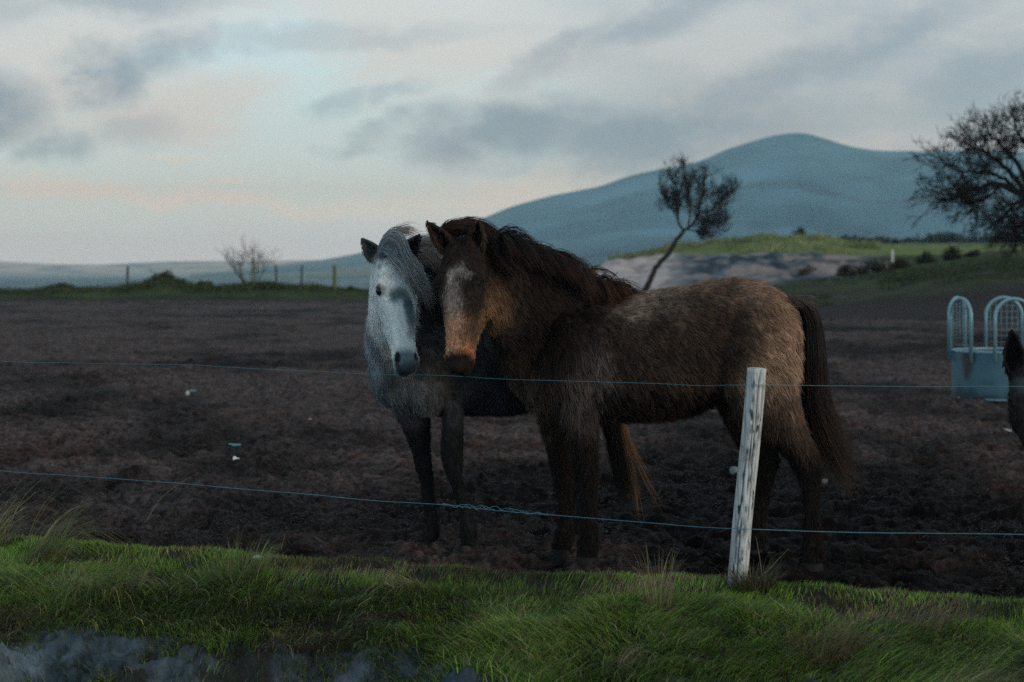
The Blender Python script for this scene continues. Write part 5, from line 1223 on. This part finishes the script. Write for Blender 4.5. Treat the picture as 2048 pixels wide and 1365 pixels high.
def build_fence():
    base = P(1478, 1172, 7.70); top = P(1511, 737, 7.62)
    root = thing('wire_fence', base, 'two strand wire fence with one leaning weathered grey post', 'fence')
    # post: rounded, slightly curved, split by drying cracks
    K, R = 90, 64; th = np.linspace(0, 2 * np.pi, R, endpoint=False); V = []; C = []
    axis = nrm(top - base); a = nrm(np.cross(axis, [0, 1, 0])); bb = np.cross(axis, a)
    crack = [(1.85, 0.30, 1.0, 0.022), (1.35, 0.0, 0.32, 0.016), (2.35, 0.42, 1.0, 0.012), (-1.2, 0, 1, 0.02), (1.45, 0.42, 0.85, 0.010), (1.05, 0.1, 0.6, 0.010)]
    knots = [(1.2, .93), (1.25, .86), (1.3, .72), (1.9, .65), (1.15, .62), (1.75, .50), (1.0, .51), (1.1, .40), (1.65, .36), (1.7, .26), (1.1, .25), (1.5, .12), (2.0, .78), (1.6, .16)]
    for k in range(K):
        f = k / (K - 1); c = (base - axis * 0.25) * (1 - f) + top * f; hgt = max(f * 1.28 - 0.28, 0)
        c = c + a * 0.006 * math.sin(f * 5)
        r0 = 0.042 * (1.0 - 0.06 * f) * (1 + 0.03 * np.cos(3 * th + 2 * f) + 0.02 * vnoise(np.stack([np.cos(th) * 2, np.sin(th) * 2, 0 * th + f * 9], -1), 800))
        col = np.ones(R)
        for ca, h0, h1, dp in crack:
            if h0 <= hgt <= h1:
                ang = np.angle(np.exp(1j * (th - (ca + 0.10 * math.sin(hgt * 7 + ca * 3) + 0.05 * math.sin(hgt * 19)))))
                e = np.exp(-(ang / 0.055) ** 2) * min(1, (hgt - h0) / 0.05 + 0.2) * min(1, (h1 - hgt) / 0.05 + 0.2)
                r0 = r0 - dp * e * 0.7; col *= 1 - 0.75 * e
        for ka, kh in knots:
            ang = np.angle(np.exp(1j * (th - ka))); d2 = (ang / 0.16) ** 2 + ((hgt - kh) / 0.018) ** 2; e = np.exp(-d2); r0 = r0 + 0.003 * np.exp(-((np.sqrt(d2) - 1.4) / .5) ** 2) - 0.004 * e; col *= 1 - 0.8 * e
        V.append(c + (np.cos(th) * r0)[:, None] * a + (np.sin(th) * r0)[:, None] * bb + np.array([0, 0, 0.004 * (f > 0.995)]) * 0); C.append(np.repeat(col[:, None], 3, 1))
    V = np.vstack(V + [V[-1].mean(0, keepdims=True) + axis * 0.003, V[0].mean(0, keepdims=True)]); C = np.vstack(C + [np.full((2, 3), .8)])
    i = np.arange(K * R).reshape(K, R); j = np.roll(i, -1, 1); Q = np.stack([i[:-1], j[:-1], j[1:], i[1:]], -1).reshape(-1, 4)
    T = np.vstack([np.stack([i[-1], j[-1], np.full(R, K * R)], -1), np.stack([j[0], i[0], np.full(R, K * R + 1)], -1)])
    q = Parts(); q.add(V, Q, T, C); add('post', q.mesh('post', base), wood_mat(), root)
    # wires run past the near side of the post
    def wire(pts, r, name, wav):
        W = catmull(np.array([P(*p) for p in pts]), 24); n = len(W)
        W[:, 2] += 0.004 * vnoise(np.stack([W[:, 0] * wav, 0 * W[:, 0]], -1), 810)
        q = Parts(); tube(q, W - base, r, 6); add(name, q.mesh(name), M_wire, root); return W
    wire([(-420, 688, 10.7), (-60, 718, 10.15), (190, 728, 9.73), (390, 732, 9.35), (560, 741, 9.05), (740, 748, 8.75), (1000, 757, 8.36), (1300, 767, 7.95), (1400, 772, 7.80), (1500, 772, 7.575), (1700, 773, 7.62), (2048, 775, 7.58), (2500, 779, 7.5)], 0.0010, 'wire', 3)
    wire([(-420, 905, 10.7), (-60, 936, 10.15), (100, 949, 9.88), (400, 972, 9.33), (700, 997, 8.82), (900, 1013, 8.50), (1000, 1021, 8.36), (1110, 1030, 8.20), (1300, 1046, 7.95), (1400, 1055, 7.80), (1490, 1060, 7.575), (1700, 1066, 7.60), (1850, 1067, 7.6), (2048, 1071, 7.55), (2500, 1079, 7.5)], 0.0014, 'wire', 3)
    # a knotted repair, second strand wound round the lower wire
    s_ = np.linspace(0, 1, 90); A = np.stack([np.interp(s_, [0, .5, 1], [P(885, 1009, 8.5)[k], P(975, 1016, 8.38)[k], P(1095, 1029, 8.2)[k]]) for k in range(3)], -1)
    for ph, nm in ((0.0, 1), (2.6, 2)):
        A2 = A.copy(); env = 0.008 * np.sin(np.pi * s_) ** 0.6; fr = 44 * s_ + 6 * vnoise(np.stack([s_ * 5, 0 * s_ + nm], -1), 835); env = env * (0.45 + 0.9 * (0.5 + 0.5 * vnoise(np.stack([s_ * 7, 0 * s_ + nm], -1), 836))); A2[:, 2] += env * np.sin(fr + ph) + 0.006 * vnoise(np.stack([s_ * 9, 0 * s_], -1), 830 + nm); A2[:, 1] += env * np.cos(fr + ph)
        q = Parts(); tube(q, A2 - base, 0.0011, 5); add('wire_splice', q.mesh('wire_splice'), M_wire, root)
    for y, Yp in ((772, 7.58), (1060, 7.60)):
        c = P(1508 if y < 900 else 1486, y, Yp - 0.008) ; q = Parts(); ang = np.linspace(0, np.pi, 9)
        tube(q, np.stack([0.012 * np.cos(ang), 0.006 * np.cos(ang) - 0.012 * np.sin(ang) + 0.012, 0.004 * np.cos(ang)], -1) + c - base, 0.0018, 5); add('staple', q.mesh('staple'), M_wire, root)
build_fence()

M_oldpost = flat('far_post_wood', (0.045, 0.043, 0.042), 0.9, 0.2)
M_paleposts = flat('lichen_post_wood', (0.10, 0.115, 0.05), 0.9, 0.2)
for px, top, bot, w_, lean, m_, lab in [(254, 533, 578, .13, .04, M_oldpost, 'dark far fence post standing alone left of the green bush'), (508, 515, 574, .12, -.02, M_paleposts, 'pale far fence post inside the bare shrub'), (554, 530, 576, .11, -.06, M_oldpost, 'thin dark far fence post just right of the bare shrub'), (603, 533, 576, .11, .02, M_oldpost, 'thin far fence post, second to the right of the bare shrub'), (669, 532, 582, .20, .0, M_paleposts, 'thick lichen-green far fence post nearest the white pony'), (1628, 478, 492, .14, 0, M_oldpost, 'short dark post on the dune skyline right of the hilltop bush'), (1640, 470, 490, .07, 0, M_oldpost, 'thin pole on the dune skyline right of the short dark post')]:
    Yp = 100 if px < 900 else 152; b0 = P(px, bot, Yp); H = (bot - top) * Yp / F; q = Parts()
    loft(q, [np.concatenate([[lean * f * H, 0, z], [w_ / 2 * k, 0, 0], [0, w_ / 2 * k, 0], [0, -w_ / 2 * k, 0], [.8]]) for f, z, k in ((0, -0.4, 1), (.4, H * .4, .98), (.97, H * .97, .92), (1, H, .75))], 3, 10)
    tag(add('fence_post', q.mesh('fence_post'), m_, loc=tuple(b0)), lab, 'post', 'far fence posts')
b0 = P(1785, 528, 88); q = Parts(); loft(q, [np.concatenate([[0, 0, z], [r, 0, 0], [0, r, 0], [0, -r, 0], [.8]]) for z, r in ((-.3, .05), (.3, .05), (.62, .05), (.66, .03))], 3, 8)
tag(add('marker_post', q.mesh('marker_post'), flat('white_paint', (0.6, 0.62, 0.62)), loc=tuple(b0)), 'short white marker post among the dark bushes on the slope', 'post')

# ================================================================== FEEDER
def build_feeder():
    Yc = 20.55; cx = (2018 - 1024) * Yc / F; root = thing('feeder', (cx, Yc, 0), 'galvanised ring feeder with arched bars and a rust-stained sheet skirt', 'feeder')
    def galv(t, o):
        co = objco(t); n = t.noise(co, 5, 6, 0.65); n2 = t.noise(co, 1.7, 4, 0.6); n3 = t.noise(co, 30, 3, 0.5)
        c = t.mix(n.outputs['Fac'], (0.04, 0.105, 0.14, 1), (0.095, 0.20, 0.25, 1)); c = t.mix(t.m('MULTIPLY', t.smooth(n3.outputs['Fac'], 0.5, 0.75), 0.3), c, (0.10, 0.12, 0.13, 1))
        c = t.mix(1.0, c, attr(t), 'MULTIPLY')
        principled(t, o, c, 0.5, 0.4, 0.25, bump(t, n.outputs['Fac'], 0.15, 0.01))
    m = mat('galvanised_sheet', galv); mt = mat('galvanised_tube', lambda t, o: principled(t, o, (0.20, 0.36, 0.42, 1), 0.38, 0.5, 0.3))
    R = 0.62
    def ring(a, r, z): return np.array([r * math.cos(a), r * math.sin(a), z])
    for k in range(3):                                   # three curved sheets bolted end to end
        a0 = math.radians(-200 + 120 * k); th = np.linspace(a0 + 0.006, a0 + math.radians(120) - 0.006, 40); zs = np.linspace(0.0, 0.52, 22); A_, Zg = np.meshgrid(th, zs)
        q = Parts()
        for sg in (0.004, -0.004):
            V = np.stack([(R + sg) * np.cos(A_), (R + sg) * np.sin(A_), Zg], -1).reshape(-1, 3); Z_ = Zg.ravel(); X_ = A_.ravel() * R
            C = np.ones((len(V), 3)); c0 = math.radians(-150) * R
            s_ = np.exp(-((X_ - c0) / (0.045 + 0.22 * np.clip(Z_ - 0.22, 0, 1))) ** 4) * sstep(Z_ + 0.05 * vnoise(np.stack([X_ * 14, Z_ * 14], -1), 900), 0.22, 0.30)
            C = C + (np.array([0.75, 0.22, 0.14]) - C) * (s_ * 0.92)[:, None]
            d = 1 - sstep(Z_ + 0.10 * vnoise(np.stack([X_ * 9, Z_ * 9 + k], -1), 905), 0.03, 0.22); C = C * (1 - 0.6 * d)[:, None]
            g = grid_faces(22, 40); q.add(V, g if sg > 0 else g[:, ::-1], None, C)
        add('skirt_panel', q.mesh('skirt_panel'), m, root)
    for z, r_ in ((0.525, 0.015), (0.012, 0.012)):
        th = np.linspace(0, 2 * np.pi, 73); q = Parts(); tube(q, np.stack([R * np.cos(th), R * np.sin(th), 0 * th + z], -1), r_, 8, ref=(0, 0, 1)); add('rail', q.mesh('rail'), mt, root)
    for k in range(6):
        a = math.radians(-160 + 60 * k); hw = 0.20; mid = ring(a, R, 0); e = np.array([-math.sin(a), math.cos(a), 0]); out_ = ring(a, 1, 0); ang = np.linspace(0, np.pi, 18)
        arc = [mid - e * hw + [0, 0, .42]] + [mid - e * hw * math.cos(t_) + np.array([0, 0, .90 + hw * 1.05 * math.sin(t_)]) for t_ in ang] + [mid + e * hw + [0, 0, .42]]
        q = Parts(); tube(q, np.array(arc) + out_ * 0.005, 0.020, 10, ref=tuple(out_)); hoop = add('hoop', q.mesh('hoop'), mt, root)
        q = Parts()
        for f in np.linspace(-0.75, 0.75, 6): tube(q, [mid + e * hw * f + [0, 0, .52], mid + e * hw * f + [0, 0, .90 + hw * 1.04 * math.sqrt(1 - f * f)]], 0.003, 4)
        for z in np.arange(0.6, 1.08, 0.07):
            hh = hw if z < .90 else hw * math.sqrt(max(0, 1 - ((z - .90) / (hw * 1.05)) ** 2)); tube(q, [mid - e * hh + [0, 0, z], mid + e * hh + [0, 0, z]], 0.003, 4)
        if k in (0, 3, 4): add('wire_mesh', q.mesh('wire_mesh'), mt, hoop)
build_feeder()

# ================================================================== SMALL THINGS IN THE FIELD
def field_pt(px, py): Y = F * CH / (py - 550); return np.array([(px - 1024) * Y / F, Y, 0.0])
def stone(px, py, w_, h_, col, label, name='stone', cat='stone', tilt=0):
    c = field_pt(px, py); s_ = c[1] / F; q = Parts(); n = 12
    ellipsoid(q, (0, 0, 0), np.diag([w_ * s_ / 2, w_ * s_ / 2 * .8, h_ * s_ / 2]), n=n)
    V = q.V[0]; d = nrm(V); q.V[0] = V * (1 + 0.16 * fbm(d * 1.6 + px, 3, 920))[:, None]
    o = add(name, q.mesh(name), flat(name + '_mat%d' % px, col, 0.8, 0.3, ns=20), loc=(c[0], c[1], h_ * s_ * 0.30)); o.rotation_euler = (0, tilt, px)
    return tag(o, label, cat)
stone(1470, 950, 22, 20, (0.16, 0.19, 0.20), 'rounded grey stone in the mud half hidden by the grey post')
stone(1651, 970, 26, 14, (0.22, 0.23, 0.23), 'flat pale stone lying beside the brown pony\'s hind leg')
stone(1882, 900, 16, 9, (0.34, 0.40, 0.42), 'small pale stone in the mud below the feeder')
stone(2010, 864, 26, 7, (0.34, 0.33, 0.30), 'flat whitish stone in the mud near the donkey')
stone(375, 790, 10, 9, (0.42, 0.42, 0.42), 'small light stone in the open mud at the left')
stone(620, 840, 9, 5, (0.30, 0.20, 0.18), 'small reddish pebble in the trampled ground left of the white pony', 'pebble', 'stone')
def scrap(px, py, w_, h_, col, label, name='plastic_scrap', cat='litter', z=0.025):
    c = field_pt(px, py); s_ = c[1] / F; g = 7; xs = np.linspace(-.5, .5, g); X, Yg = np.meshgrid(xs, xs)
    p2 = np.stack([X * 3 + px, Yg * 3 + py], -1); Z = 0.35 * h_ * s_ * fbm(p2, 2, 930) + 0.4 * h_ * s_ * (0.5 + Yg)
    V0 = np.stack([X * w_ * s_ * (1 + .3 * vnoise(p2, 931)), Yg * w_ * s_ * .6, Z], -1).reshape(-1, 3); q = Parts(); f = grid_faces(g, g); q.add(V0, f); q.add(V0 - [0, 0, .002], f[:, ::-1])
    return tag(add(name, q.mesh(name), flat(name + '_mat%d' % px, col, 0.5, 0.4), loc=(c[0], c[1], z)), label, cat)
scrap(472, 926, 12, 9, (0.70, 0.74, 0.74), 'white plastic scrap lying in the mud left of the white pony')
scrap(470, 897, 24, 6, (0.07, 0.28, 0.33), 'teal plastic strip lying just above the white scrap')
scrap(383, 788, 16, 10, (0.10, 0.25, 0.28), 'faded teal scrap in the open mud')
scrap(100, 942, 14, 8, (0.05, 0.24, 0.27), 'teal twine scrap under the lower wire at the far left')
scrap(1665, 604, 46, 10, (0.36, 0.38, 0.34), 'pale board lying at the foot of the dark slope', 'board', 'board', 0.1)
# crumpled paper in the bank grass
X0 = (515 - 1024) * 8.25 / F; zz, _, _ = bank_z(np.array([X0]), np.array([8.3])); q = Parts(); ellipsoid(q, (0, 0, 0), np.diag([.022, .02, .009]), n=10)
d = nrm(q.V[0]); q.V[0] = q.V[0] * (1 + 0.5 * fbm(d * 2.5, 3, 940))[:, None]; tag(add('paper_scrap', q.mesh('paper_scrap', smooth=False), flat('paper', (0.55, 0.6, 0.58)), loc=(X0, 8.3, float(zz[0]) + .045)), 'crumpled white scrap caught in the grass edge at the left', 'litter')
# shallow puddles
M_water = mat('puddle_water', lambda t, o: principled(t, o, (0.02, 0.02, 0.02, 1), 0.06, 0.6))
for px, py, w_, d_ in ((1765, 634, 110, 1.1), (1640, 640, 70, 0.8)):
    c = field_pt(px, py); s_ = c[1] / F; th = np.linspace(0, 2 * np.pi, 40, endpoint=False); r = 1 + 0.3 * vnoise(np.stack([np.cos(th) * 2 + px, np.sin(th) * 2], -1), 950)
    V = np.vstack([np.stack([np.cos(th) * r * w_ * s_ / 2, np.sin(th) * r * d_, 0 * th], -1), [[0, 0, 0]]]); T = np.stack([np.arange(40), np.roll(np.arange(40), -1), np.full(40, 40)], -1)
    q = Parts(); q.add(V, None, T); tag(add('puddle', q.mesh('puddle'), M_water, loc=(c[0], c[1], 0.035)), kind='structure')
